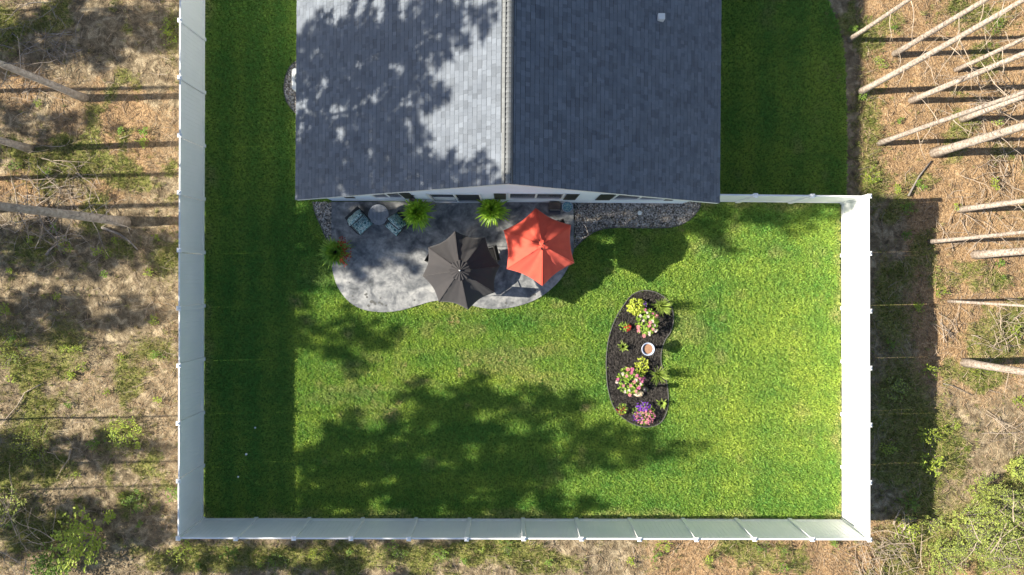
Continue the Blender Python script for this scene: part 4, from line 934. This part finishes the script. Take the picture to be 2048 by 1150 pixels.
# ------------------------------------------------------------------ trees
def needle_clumps(C_, nper, L_, wd, up=.25):       # clumps of needle faces at centres C_
    n = len(C_)*nper; c = np.repeat(C_, nper, 0)+rng.normal(0, .045, (n, 3))
    d = rng.normal(0, 1, (n, 3)); d[:, 2] = d[:, 2]*.7+up; d /= np.linalg.norm(d, axis=1)[:, None]
    s = np.cross(d, rng.normal(0, 1, (n, 3))); s /= np.linalg.norm(s, axis=1)[:, None]
    l = L_*rng.uniform(.6, 1.2, n)[:, None]; w_ = wd*rng.uniform(.7, 1.3, n)[:, None]
    V = np.stack([c-s*w_*.5, c+s*w_*.5, c+d*l+s*w_*.25, c+d*l-s*w_*.25], 1).reshape(-1, 3)
    return V, np.arange(4*n).reshape(n, 4)
def pine(x, y, h, z0, Rad, label, bark, seed, tr=.13, group=None, dens=1.0, dead=(2.2, 14), lean=(0, 0), needles='needle', crown=True, skip=.2):
    r = random.Random(seed); gz = float(floor_z(np.array(x), np.array(y))); t = empty('pine_tree', (x, y, gz), label, 'tree', group)
    mb = MB(); n = 16; pts = []; rad = []
    ph = r.uniform(0, 6)
    for i in range(n+1):
        q = i/n; z = -.1+(h+.1)*q; pts.append((lean[0]*z/h+.05*math.sin(ph+q*5), lean[1]*z/h+.05*math.cos(ph+q*4), z)); rad.append(tr*.5*(1.0-.88*q**1.2)*(1+(.35*math.exp(-z/.25) if z >= 0 else .35)))
    mb.tube(pts, rad, 10); 
    o = mb.build('trunk', M[bark], t, smooth=True)
    def at(z): q = max(0, min(1, (z+.1)/(h+.1))); return Vector((lean[0]*z/h+.05*math.sin(ph+q*5), lean[1]*z/h+.05*math.cos(ph+q*4), z)), tr*.5*(1-.88*q**1.2)
    zd, nd = dead
    if nd:
        for k in range(nd):
            z = zd+(z0-zd)*((k+r.random())/nd); p, rr = at(z); az = r.uniform(0, 2*PI); L_ = r.uniform(.4, 1.5)*(.5+.5*min(1, (z-zd+1)/3))
            d = Vector((math.cos(az), math.sin(az), r.uniform(-.15, .35))); pts = [p]; q = p.copy(); dd = d.copy()
            for s in range(5): dd = (dd+Vector((r.gauss(0, .18), r.gauss(0, .18), r.gauss(-.06, .12)))).normalized(); q = q+dd*L_/5; pts.append(q.copy())
            br = MB(); br.tube(pts, [.014, .012, .010, .008, .006, .003], 4, caps=False)
            for s in (2, 3, 4):
                if r.random() < .75:
                    e = (dd+Vector((r.gauss(0, .8), r.gauss(0, .8), r.gauss(0, .4)))).normalized(); l2 = L_*r.uniform(.15, .4); a = pts[s]; br.tube([a, a+e*l2*.5+Vector((0, 0, r.gauss(0, .03))), a+e*l2], [.006, .004, .002], 3, caps=False)
            br.build('dead_branch', M['deadwood' if bark == 'bark_r' else 'deadgrey'], t)
    if crown:
        C_ = []; lb = MB(); z = z0
        while z < h-.25:
            q = (z-z0)/(h-z0); Lw = Rad*(1-q)**.75*(.55+.45*min(1, q*4+.3))+.18
            nb_ = 6 if q < .8 else 4; a0 = r.uniform(0, 6.28)
            for k in range(nb_):
                if r.random() < skip: continue
                az = a0+2*PI*k/nb_+r.uniform(-.3, .3); L_ = Lw*r.uniform(.65, 1.15); p, rr = at(z+r.uniform(-.1, .1)); rise = r.uniform(-.05, .30)+.25*q
                tip = p+Vector((math.cos(az)*L_, math.sin(az)*L_, L_*rise)); mid = (p+tip)/2+Vector((0, 0, -.06*L_)); lb.tube([p, mid, tip], [.022, .014, .005], 4, caps=False)
                m_ = max(2, int(L_/.22*dens))
                for s in range(m_):
                    f = .28+.74*(s+r.random()*.6)/m_; side = r.gauss(0, .16*L_*(1.1-f)+.04); c = p+(tip-p)*f+Vector((-math.sin(az)*side, math.cos(az)*side, r.gauss(0, .06))); C_.append(tuple(c))
            z += r.uniform(.34, .5)
        C_.append(tuple(at(h)[0]))
        o = lb.build('limbs', M[bark], t); o['kind'] = 'stuff'
        V, F = needle_clumps(np.array(C_), 40, .23, .045)
        o = bpy.data.objects.new('needles', np_mesh('needles', V, F, M[needles])); link(o, t); o['kind'] = 'stuff'
    return t
def pinepx(px, py, *a, **k): x, y = P(px, py); return pine(x, y, *a, **k)
GR = 'bare trunked pines right of the yard'
for k, (px, py, d_, lb, nd) in enumerate([
    (1695, 82, .135, 'thin pine trunk in the top right, standing nearest the dark soil strip', 4),
    (1791, 105, .17, 'pale pine trunk second from the soil strip along the top edge', 8),
    (1720, 185, .19, 'long pale pine trunk whose foot meets the bright grass strip', 12),
    (1915, 142, .13, 'slender pine trunk behind the long pale one, among tangled twigs', 14),
    (1822, 205, .17, 'pale pine trunk with a shadow crossing bare litter in the upper right', 12),
    (1762, 288, .15, 'pine trunk rising left of the thick pair in the upper right', 12),
    (1927, 238, .17, 'pine trunk close behind another one near the right edge, upper half', 14),
    (1866, 306, .26, 'thickest pale pine trunk in the upper right, near the fallen log', 12),
    (1920, 421, .17, 'pine trunk with bright yellow green sprouts at its foot', 10),
    (1857, 483, .125, 'thin pine trunk starting at the edge of the fence shadow', 10),
    (1952, 512, .23, 'stout pine trunk with few twigs at mid height of the right edge', 5),
    (1898, 603, .085, 'thinnest straight pine pole right of the yellow bush', 6),
    (1929, 722, .23, 'stout pine trunk nearest the lower thicket on the right', 16)]):
    x, y = P(px, py); dist = math.hypot(x, y); pine(x, y, 15+random.uniform(-1, 1.5), 10.6, 1.9, lb, 'bark_r', 100+k, tr=d_*1.12, group=GR, dead=(2.0, int(nd*1.5)), lean=(random.uniform(-.3, .3), random.uniform(-.3, .3)))
GL = 'pines left of the yard whose shadows cross the lawn and roof'
pinepx(170, 200, 14.6, 8.9, 2.0, 'leaning looking pine trunk in the upper left with bare branches', 'bark_l', 201, tr=.24, group=GL, dead=(1.5, 16), skip=.15)
pinepx(65, 298, 14.2, 9.0, 2.0, 'pine trunk at the left edge below the upper one, among green sprouts', 'bark_l', 202, tr=.24, group=GL, dead=(1.2, 14), skip=.25)
pinepx(250, 446, 14.9, 9.3, 1.7, 'thick grey pine trunk at mid left with a heap of broken branches', 'bark_l', 203, tr=.31, group=GL, dead=(.5, 30), skip=.25, dens=.8)
OL = ['dense crown shading the lower left roof', 'crown shading the upper patio', 'slim crown shading the middle of the roof', 'crown shading the top of the roof', 'tall crown whose tip shadow ends below the kidney bed', 'crown casting the upper lobe of the lawn shadow', 'crown shading the lawn along the bottom fence', 'thin crown dappling the left part of the lawn', 'crown filling the left part of the big lawn shadow', 'small thin crown dappling grass by the patio corner', 'crown shading the top left ground', 'crown shading the ground above the second trunk', 'crown shading the ground at mid left', 'crown shading the sandy soil at mid left', 'crown shading the lower left soil', 'crown shading the bottom left corner', 'crown shading the ground under the bottom fence', 'crown shading the shaded top left corner', 'small pine shading weeds below the bottom fence']
OFF = 'pine standing out of the picture, known by its shadow over the yard'
for k, (x, y, h, z0, rd, sk, dn, tr) in enumerate([
    (-21.5, 2.85, 17.2, 9.0, 1.9, .33, 1.0, .26), (-22.5, 1.5, 12.3, 8.0, 1.8, .05, 1.3, .2), (-20.8, 3.9, 16.0, 9.5, 1.5, .2, 1, .22), (-22.5, 6.9, 15.8, 9.5, 1.7, .2, 1.0, .22),
    (-20.5, -6.0, 15.3, 8.2, 2.1, .30, 1.0, .12), (-20.0, -4.4, 12.9, 9.4, 1.3, .35, 1.0, .10), (-19.4, -8.0, 12.8, 7.0, 1.9, .28, 1.0, .12), (-24.5, -2.0, 11.6, 9.4, 1.7, .45, .8, .09), (-23.5, -6.9, 14.2, 9.2, 1.7, .4, .9, .10), (-24.8, -.3, 10.6, 9.2, 1.0, .5, .7, .08),
    (-29.5, 8.3, 10.0, 5.0, 1.7, .25, 1, .2), (-28.5, 5.4, 8.4, 4.5, 1.5, .4, 1, .2), (-28.0, 1.2, 10.5, 5.5, 1.3, .25, 1, .2), (-30.5, -1.2, 10.5, 6.5, 1.1, .3, 1, .2), (-29.5, -5.8, 10.0, 5.5, 1.2, .3, 1, .2), (-28.0, -8.6, 10.5, 5.0, 1.7, .25, 1, .2), (-20.5, -10.6, 10.5, 5.2, 1.9, .25, 1, .2), (-26.5, 9.6, 13.0, 6.0, 2.2, .25, 1, .2), (-16.5, -11.8, 8.0, 5.0, 1.2, .4, .8, .16)]):
    pine(x, y-.6, h, z0, rd, 'pine left of the picture, '+OL[k], 'bark_l', 300+k, tr=tr*(.8 if k < 10 else .5), group=OFF, dead=(2, 6), dens=dn, skip=sk)

# ------------------------------------------------------------------ undergrowth
def zf(x, y): return float(floor_z(np.array(x), np.array(y)))
def leafy(mb, stems, h, rad, nl, ls, seed, wd=.5, mbs=None):
    r = random.Random(seed)
    for s in range(stems):
        a = r.uniform(0, 2*PI); q = r.random()**.5*rad; base = (q*.35*math.cos(a), q*.35*math.sin(a), 0); tip = Vector((q*math.cos(a), q*math.sin(a), h*r.uniform(.6, 1.1)*(1.15-.5*q/rad)))
        pts = [Vector(base), Vector(base).lerp(tip, .5)+Vector((r.gauss(0, .03), r.gauss(0, .03), .05)), tip]
        if mbs is not None: mbs.tube(pts, [.005, .003, .0015], 3, caps=False)
        for k in range(nl):
            t = .3+.75*(k+r.random())/nl; p = pts[0].lerp(pts[2], min(1, t))+Vector((r.gauss(0, .03), r.gauss(0, .03), r.gauss(0, .03)))
            mb.leaf(p, r.uniform(0, 2*PI), ls*r.uniform(.6, 1.25), ls*wd*r.uniform(.7, 1.2), ls*r.uniform(-.05, .5), ls*r.uniform(0, .4), 2, tone=r.random())
def shrub(px, py, rpx, h, label, m='weed', seed=1, name='shrub', ls=.08, stems=None, nl=7, squash=1.0, cat='shrub', group=None, dense=1.0):
    hh = h*.6; x, y = P(px, py, hh); o = empty(name, (x, y, zf(x, y)), label, cat, group); rad = rpx/PPM
    lm, sm_ = MB(), MB(); leafy(lm, stems or max(4, int(70*rad*rad*dense+6)), h, rad, nl, ls, seed, mbs=sm_)
    if squash != 1.0: lm.v = [(a, b*squash, c) for a, b, c in lm.v]; sm_.v = [(a, b*squash, c) for a, b, c in sm_.v]
    sm_.build('stems', M['deadgrey'], o)['kind'] = 'stuff'; lm.build('foliage', M[m], o); return o
W = 'leafy undergrowth outside the fence'
for k, a in enumerate([
    (245, 862, 42, .55, 'sprawling yellow green shrub left of the lower left fence', 'weed_y', .09, .8),
    (190, 885, 22, .4, 'low green shrub at the left end of the sprawling yellow green one', 'weed', .09, .8),
    (268, 1003, 26, .5, 'round dark green shrub near the bottom left fence corner', 'weed', .09, 1),
    (345, 990, 18, .4, 'green shrub touching the left fence near its bottom corner', 'weed', .08, 1),
    (130, 490, 15, .3, 'bright green sprout below the thick grey pine trunk', 'weed_y', .08, 1),
    (192, 502, 11, .25, 'smaller bright sprout right of the first one below the thick trunk', 'weed_y', .07, 1),
    (212, 508, 10, .25, 'bright sprout nearest the end of the broken branch', 'weed_y', .07, 1),
    (150, 700, 14, .3, 'scattered yellow green weed on the bare sandy soil at mid left', 'weed_y', .07, 1),
    (160, 735, 12, .25, 'lower scattered weed on the sandy soil at mid left', 'weed_y', .07, 1),
    (137, 752, 9, .2, 'star shaped pale weed on the sandy soil at mid left', 'weed_y', .10, 1),
    (308, 640, 12, .25, 'green weed patch near the left fence at mid height', 'weed_y', .07, 1),
    (310, 712, 20, .25, 'long green weed patch beside the left fence', 'weed', .07, .5),
    (214, 1037, 14, .7, 'small bright sapling above the large bottom left one', 'weed_y', .11, 1),
    (288, 262, 10, .25, 'small weed in the upper left litter near the fence', 'weed', .08, 1),
    (243, 262, 9, .25, 'small weed in the upper left litter left of another', 'weed', .08, 1),
    (285, 285, 12, .25, 'bright weed just above the upper left trunk shadow', 'weed_y', .08, 1),
    (340, 60, 22, .35, 'yellow green growth against the top of the left fence', 'weed_y', .07, 1.3),
    (72, 205, 8, .3, 'tiny sprout beside the upper left leaning trunk', 'weed_y', .07, 1),
    (30, 330, 12, .3, 'green sprout below the second trunk at the left edge', 'weed', .07, 1),
    (100, 345, 8, .2, 'pale green sprout at the left below the second trunk', 'weed', .07, 1),
    (5, 620, 16, .5, 'bright green plant cut by the left edge at mid height', 'weed_y', .09, 1),
    (455, 1110, 26, .35, 'green weed clump under the bottom fence near its left end', 'weed', .08, .7),
    (360, 1105, 34, .4, 'yellow green weed clump below the bottom left fence corner', 'weed_y', .08, .7),
    (545, 1125, 30, .3, 'green weeds on sandy soil below the bottom fence, left part', 'weed', .07, .6),
    (640, 1110, 30, .35, 'leafy weeds below the bottom fence, right of its third post', 'weed_y', .07, .6),
    (790, 1100, 34, .35, 'dark green weeds below the bottom fence, left of the middle', 'weed', .07, .6),
    (880, 1105, 26, .35, 'bright green weeds below the middle of the bottom fence', 'weed', .08, .7),
    (1010, 1095, 24, .3, 'dark low weeds below the bottom fence just left of its centre post', 'weed', .07, .7),
    (1330, 1092, 20, .3, 'pale green weeds below the bottom fence right of centre', 'weed_y', .08, .7),
    (1522, 1092, 18, .35, 'green weed tuft below the third last post of the bottom fence', 'weed', .06, .9),
    (1567, 1102, 20, .3, 'thin green weeds under the right end of the bottom fence', 'weed', .07, .6),
    (1668, 1088, 8, .25, 'small weed near the bottom right fence corner', 'weed', .07, 1),
    (1882, 585, 17, .4, 'bright yellow bush at the edge of the fence shadow', 'weed_y', .08, .7),
    (1840, 615, 12, .35, 'leafy sprout half in the fence shadow at mid right', 'weed_y', .08, 1),
    (1815, 470, 12, .3, 'green plant inside the fence shadow, upper part', 'weed', .08, 1),
    (1817, 415, 14, .35, 'green plant at the top right corner of the fence shadow', 'weed', .08, 1),
    (1920, 412, 9, .3, 'tiny yellow sprout at the foot of a right hand pine', 'weed_y', .07, 1),
    (1784, 690, 14, .3, 'faint green weed inside the fence shadow near the fence', 'weed', .07, 1),
    (1860, 740, 18, .35, 'green weed straddling the fence shadow edge, lower right', 'weed_y', .08, 1),
    (1790, 780, 30, .4, 'broad dark weed patch inside the fence shadow', 'bush', .07, 1),
    (1862, 870, 26, .5, 'light green big leaved weed at the shadow edge, lower right', 'weed_y', .10, .9),
    (1870, 925, 28, .5, 'tallest leafy weed crossing the lower shadow edge', 'weed_y', .10, 1),
    (1780, 895, 20, .4, 'isolated green weed in the lower fence shadow', 'weed_y', .07, 1),
    (1820, 1005, 24, .35, 'dark green weed at the lowest end of the fence shadow', 'weed', .08, 1),
    (1905, 855, 22, .35, 'low weed on sunlit soil right of the lower fence shadow', 'weed_y', .07, .7),
    (1815, 1060, 30, .6, 'bright yellow green shrub beyond the bottom right fence corner', 'weed_y', .09, 1),
    (1870, 1045, 34, .5, 'shrub between the yellow one and the big thicket, bottom right', 'bush', .08, .8),
    (1726, 190, 9, .3, 'small plant at the foot of the long pale trunk', 'weed', .09, 1),
    (1706, 60, 8, .35, 'small green sapling beside the thin trunk at the soil strip', 'weed', .09, 1),
    (1758, 118, 12, .35, 'grey green seedling with a jagged shadow in the upper right', 'bush', .07, .8),
    (1770, 128, 12, .3, 'grey green seedling just right of its twin in the upper right', 'bush', .07, .8),
    (1790, 53, 7, .2, 'tiny green tuft in the litter near the top edge', 'weed', .06, 1),
    (1800, 238, 8, .2, 'tiny green tuft in the litter near the thick trunk', 'weed', .06, 1),
    (1745, 350, 24, .3, 'bright grassy plant beyond the top right fence corner', 'weed_y', .07, .8),
    (1845, 368, 14, .3, 'small weed beside the fallen log', 'weed', .08, .8),
    (1795, 378, 9, .3, 'pale sprout left of the foot of the fallen log', 'weed_y', .08, 1),
    (1992, 368, 12, .3, 'yellow green sprout near the right edge below the thick trunk', 'weed_y', .07, 1),
    (2003, 527, 10, .25, 'small weed under the stout pine at the right edge', 'weed', .07, 1),
    (2005, 554, 6, .2, 'tiny weed below the stout pine at the right edge', 'weed', .06, 1),
    (1960, 745, 30, .25, 'long green weed patch under the lowest stout pine', 'weed_y', .07, .4),
    (2038, 660, 14, .35, 'yellow green weed cut by the right edge', 'weed_y', .08, 1),
    (2035, 800, 16, .35, 'yellow weed near the right edge above the thicket', 'weed_y', .08, 1),
    (2000, 50, 14, .3, 'green weeds among trunks at the top right', 'weed', .07, 1),
    (1997, 240, 12, .3, 'dull green weed behind the tangled twigs, upper right', 'bush', .06, 1)]):
    px, py, rp, h, lb, m, ls, sq = a
    shrub(px, py, rp, h, lb, m, 500+k, ls=ls, squash=sq, name='weed' if rp < 20 else 'shrub', cat='weed' if rp < 20 else 'shrub', group=W)
ORD = ['first', 'second', 'third', 'fourth', 'fifth', 'sixth', 'seventh', 'eighth', 'ninth', 'tenth', 'eleventh', 'twelfth']
for row in range(6):
    for col, d in enumerate(('at the left picture edge', 'left of mid woodland', 'right of mid woodland', 'close to the left fence')):
        r = random.Random(700+row*4+col); px, py = r.uniform(10+col*88, 78+col*88), 1075-114*(row+r.uniform(.1, .9))
        shrub(px, py, r.uniform(6, 10), .22, 'tiny weed %s, level with the %s left fence panel from below' % (d, ORD[row]), 'weed_y' if (row+col) % 3 else 'weed', 2000+row*4+col, name='seedling', cat='weed', group='tiny weeds sprinkled over the left woodland floor', stems=6, nl=5)
for k in range(11):
    r = random.Random(760+k); px, py = 372+115*(k+r.uniform(.1, .85)), r.uniform(1090, 1138)
    shrub(px, py, r.uniform(7, 14), .25, 'tiny weed below the %s panel of the bottom fence counted from the left' % ORD[k], 'weed_y' if k % 2 else 'weed', 2100+k, name='seedling', cat='weed', group='tiny weeds sprinkled below the bottom fence', stems=8, nl=5)
shrub(150, 1085, 52, 1.5, 'large oak leaved sapling in the bottom left corner', 'weed_y', 901, ls=.12, stems=58, nl=10, squash=1.25, name='sapling', cat='sapling')
shrub(95, 1135, 44, 1.2, 'lower part of the leafy growth at the bottom left edge, darker than the sapling', 'weed', 902, ls=.11, stems=60, nl=10, name='sapling', cat='sapling')
shrub(20, 1010, 40, .8, 'dark shrub at the left edge under dead branches', 'bush', 903, ls=.09, stems=30)
shrub(20, 700, 42, .35, 'sunlit mossy shrub cut by the left edge', 'weed_y', 904, ls=.06, stems=60, nl=6)
shrub(60, 890, 50, .4, 'sunlit low shrub at the left below the bare twig', 'weed_y', 905, ls=.06, stems=60, nl=6)
TH = 'thicket of shrubs in the bottom right corner'
for k, (px, py, rp, h, lb) in enumerate([(1955, 1060, 62, 1.3, 'tall light green shrub at the left of the bottom right thicket'), (2020, 1020, 55, 1.5, 'upper right shrub of the bottom right thicket'), (2015, 1110, 60, 1.4, 'lowest shrub of the thicket in the bottom right corner'), (1900, 1120, 48, 1.0, 'darker shrub below the brush pile in the bottom right'), (1975, 985, 40, .8, 'thin upper fringe shrub of the bottom right thicket'), (2045, 940, 30, .6, 'small shrub at the right edge above the thicket')]):
    shrub(px, py, rp, h, lb, 'bush', 950+k, ls=.07, stems=int(rp*1.7), nl=13, group=TH)

# dead branches, logs, brush
def branchy(name, label, cat, px, py, items, m, h0=.04, group=None):
    x0, y0 = P(px, py); o = empty(name, (x0, y0, zf(x0, y0)), label, cat, group)
    return o
def twig_heap(px, py, rpx, n, label, m, seed, hmax=.5, name='brush_pile', cat='brush pile', L0=.6, L1=1.6, ang=None, th=.012):
    x0, y0 = P(px, py, .2); o = empty(name, (x0, y0, zf(x0, y0)), label, cat); r = random.Random(seed); rad = rpx/PPM
    for k in range(n):
        a = r.uniform(0, 2*PI); q = rad*r.random()**.6; p = Vector((q*math.cos(a), q*math.sin(a), r.uniform(.02, hmax))); az = (r.gauss(ang[0], ang[1]) if ang else r.uniform(0, 2*PI)); L_ = r.uniform(L0, L1)
        d = Vector((math.cos(az), math.sin(az), r.uniform(-.1, .25))); pts = [p-d*L_*.5]; q_ = pts[0].copy(); q_.z = max(.02, q_.z); pts = [q_.copy()]
        for s in range(5): d = (d+Vector((r.gauss(0, .2), r.gauss(0, .2), r.gauss(0, .1)))).normalized(); q_ = q_+d*L_/5; q_.z = max(.02, q_.z); pts.append(q_.copy())
        b = MB(); t_ = th*r.uniform(.6, 1.3); b.tube(pts, [t_, t_*.9, t_*.75, t_*.6, t_*.4, t_*.2], 5)
        for s in (1, 2, 3, 4):
            if r.random() < .6:
                e = (d+Vector((r.gauss(0, .9), r.gauss(0, .9), r.gauss(0, .3)))).normalized(); l2 = L_*r.uniform(.12, .35); b.tube([pts[s], pts[s]+e*l2*.5, pts[s]+e*l2+Vector((0, 0, .02))], [t_*.5, t_*.35, t_*.15], 4, caps=False)
        b.build('twig', M[m], o)
    return o
twig_heap(1765, 1110, 62, 62, 'heap of pale dead branches below the bottom right fence corner', 'deadwood', 1, .45, ang=(2.4, .6), L1=1.9)
twig_heap(1800, 1040, 14, 5, 'stub of upright broken wood above the pale brush pile', 'deadwood', 2, .4, th=.03, ang=(.9, .2), L1=.9)
twig_heap(1975, 1060, 70, 26, 'bare curved branches rising through the bottom right thicket', 'deadwood', 3, 1.4, th=.013, L1=1.8)
twig_heap(60, 1075, 58, 26, 'tangle of curved dead branches in the bottom left corner', 'deadwood', 4, .9, th=.014, L1=1.5)
twig_heap(30, 1010, 40, 14, 'thin pale dead twigs leaning at the lower left edge', 'deadwood', 5, .5, ang=(.9, .5))
twig_heap(110, 395, 95, 64, 'grey heap of broken branches round the thick left trunk', 'deadwood', 6, .5, ang=(.6, 1.2), L1=1.6, th=.015)
twig_heap(40, 455, 55, 22, 'grey twigs below the thick left trunk at the picture edge', 'deadwood', 7, .4, L1=1.4)
twig_heap(60, 80, 95, 44, 'dead twigs scattered in the shaded top left corner', 'deadgrey', 8, .2)
twig_heap(60, 190, 70, 20, 'dead curved twigs round the upper left trunk', 'deadwood', 9, .5, th=.013)
twig_heap(100, 380, 30, 8, 'small pile of grey sticks left of the second trunk shadow', 'deadgrey', 10, .3)
twig_heap(2005, 340, 60, 26, 'fallen pale twigs between pines at the upper right edge', 'deadwood', 11, .2)
twig_heap(1960, 440, 60, 24, 'fallen pale twigs round the pine with yellow sprouts', 'deadwood', 12, .15)
twig_heap(1985, 200, 60, 30, 'tangle of fallen twigs among the upper right pines', 'deadwood', 13, .5)
twig_heap(2010, 680, 50, 22, 'fallen twigs above the lowest stout pine', 'deadwood', 14, .15)
twig_heap(1905, 640, 45, 10, 'few thin twigs on bare litter below the thinnest pole', 'deadwood', 15, .08)
twig_heap(2020, 850, 40, 12, 'thin twigs on the slope above the bottom right thicket', 'deadwood', 16, .1)
def log(pts_px, r0, r1, label, m, name='fallen_branch', cat='branch', z=.05, side=0, seed=1):
    x0, y0 = P(*pts_px[0]); g0 = zf(x0, y0); o = empty(name, (x0, y0, g0), label, cat); pts = []; r = random.Random(seed)
    for (a, b) in pts_px: x, y = P(a, b); pts.append(Vector((x-x0, y-y0, zf(x, y)-g0+z)))
    n = len(pts); rr = [r0+(r1-r0)*i/(n-1) for i in range(n)]
    mb = MB(); mb.tube(pts, rr, 8); mb.build('stem', M[m], o, smooth=True)
    for k in range(side):
        i = r.randrange(0, n-1); a = pts[i].lerp(pts[i+1], r.random()); e = Vector((r.gauss(0, 1), r.gauss(0, 1), .2)).normalized(); l_ = r.uniform(.2, .5)
        b = MB(); b.tube([a, a+e*l_*.5, a+e*l_+Vector((0, 0, .03))], [.009, .006, .003], 4); b.build('side_twig', M[m], o)
log([(1816, 392), (1838, 352), (1862, 322)], .035, .02, 'reddish fallen log leaning between trunks in the upper right', 'deadgrey', 'fallen_log', 'log')
log([(205, 455), (240, 468), (262, 484), (275, 499)], .05, .02, 'broken grey branch at the foot of the thick left trunk', 'deadgrey', side=3)
log([(97, 510), (104, 500), (112, 492)], .05, .035, 'short split chunk of grey wood at the left', 'deadgrey')
log([(142, 898), (138, 918), (124, 938), (114, 958)], .028, .012, 'pale forked dead branch on the sandy soil at lower left', 'deadwood', side=3)
log([(92, 905), (108, 908), (118, 920)], .014, .008, 'thin curved twig left of the pale forked branch', 'deadwood')
log([(82, 768), (50, 785), (35, 812), (20, 830), (4, 848)], .026, .01, 'long bare twig at the left edge above the sunlit low shrub', 'deadwood', side=4)
log([(146, 955), (138, 968), (128, 980)], .015, .008, 'short straight stick below the pale forked branch', 'deadwood')
log([(133, 83), (130, 100), (126, 125)], .02, .01, 'upright looking pale stick in the shaded top left', 'deadwood', side=3)
log([(242, 278), (252, 275), (262, 271)], .018, .012, 'short pale stick in the litter near the second trunk shadow', 'deadwood')
log([(350, 512), (334, 524), (324, 540), (321, 558)], .008, .004, 'thin curved stalk beside the left fence at mid height', 'deadwood')
log([(1885, 767), (1900, 770), (1925, 782), (1942, 790)], .016, .008, 'dark curved stick on the soil right of the fence shadow', 'deadgrey')
log([(1880, 645), (1895, 660), (1910, 684)], .012, .006, 'thin dark stick on the bare ground near the thinnest pole', 'deadgrey')

# ground litter and wild grass (uncountable)
GW = [tuft_t(40+k, M['wildgrass'], 9, .085, .06, .006) for k in range(3)]
area = [(-18, -10.6), (18.2, -10.6), (18.2, 10), (-18, 10)]
p = sample(area, 95); X, Y = p[:, 0], p[:, 1]
out = ~(inside_yard(X, Y) & ~((Y > 2.8) & (X > 12.0)))
gm = f_green(X, Y); strip = (X > 11.85) & (X < 13.3+.4*np.sin(Y*3)) & (Y > 2.9) & (Y < 6.6)
strip = strip & (rng.random(len(X)) < .75*sm(13.5, 12.3, X))
k = out & ((rng.random(len(X)) < gm*.85+.03) | strip)
p = p[k]; p[:, 2] = floor_z(p[:, 0], p[:, 1]); tn = np.clip(fbm(p[:, 0], p[:, 1], 1.2, 3)+rng.normal(0, .2, len(p)), 0, 1)
scatter('wild_grass', p, GW, .6, 1.5, 'thin wild grass and ground weeds outside the fence', .3, {'tone': tn, 'dry': np.clip(rng.random(len(p))*.8-.2*1+.25*(1-f_green(p[:, 0], p[:, 1])), 0, 1)})
def stick_t(seed, m, L_, w_):
    r = random.Random(seed); mb = MB(); mb.tube([(-L_, 0, 0), (r.uniform(-.3, .3)*L_, r.uniform(-.3, .3)*L_, w_), (L_, 0, 0)], [w_*.7, w_, w_*.4], 4); return template('litter_stick', mb, m)
M['litter_tan'] = mat('tan_litter', (.42, .31, .20), .9, (.27, .18, .11), 4, rnd=.4)
M['litter_dark'] = mat('dark_litter', (.10, .075, .055), .9, (.16, .12, .09), 4, rnd=.4)
def clod_t(seed, m):
    r = random.Random(seed); mb = MB(); mb.lathe([(.018, -.01), (.028, .004), (.014, .018)], (0, 0, 0), 6); mb.v = [(a*(1+r.uniform(-.3, .3)), b*(1+r.uniform(-.3, .3)), c) for a, b, c in mb.v]; return template('clod', mb, m)
LT = [stick_t(k, M['litter_tan'], .045+.02*k, .004) for k in range(4)]+[stick_t(7, M['litter_dark'], .06, .004)]
p = sample(area, 150); X, Y = p[:, 0], p[:, 1]; k = ~inside_yard(X, Y) & ~((X > -10) & (X < 12.0) & (Y > 2.7))
k &= rng.random(len(X)) < (.30+.6*f_litter(X, Y)); p = p[k]; p[:, 2] = floor_z(p[:, 0], p[:, 1])+.008
scatter('ground_litter', p, LT, .7, 1.8, 'needles, twigs and clods littering the forest floor', .25)
TW = []
for q in range(4):
    r = random.Random(60+q); mb = MB(); pts = [Vector((-.25, 0, .01))]; d = Vector((1, 0, .02))
    for s in range(4): d = (d+Vector((0, r.gauss(0, .35), r.gauss(0, .05)))).normalized(); pts.append(pts[-1]+d*.12)
    mb.tube(pts, [.007, .006, .005, .004, .002], 4); mb.tube([pts[2], pts[2]+Vector((.07, .07, .02))], [.004, .002], 3); TW.append(template('twig', mb, M['deadwood']))
p = sample(area, 2.6); X, Y = p[:, 0], p[:, 1]; k = ~inside_yard(X, Y) & ~((X > -10) & (X < 12.1) & (Y > 2.7)); p = p[k]; p[:, 2] = floor_z(p[:, 0], p[:, 1])+.012
scatter('scattered_twigs', p, TW, .5, 1.5, 'thin dead twigs strewn over the forest floor', .12)
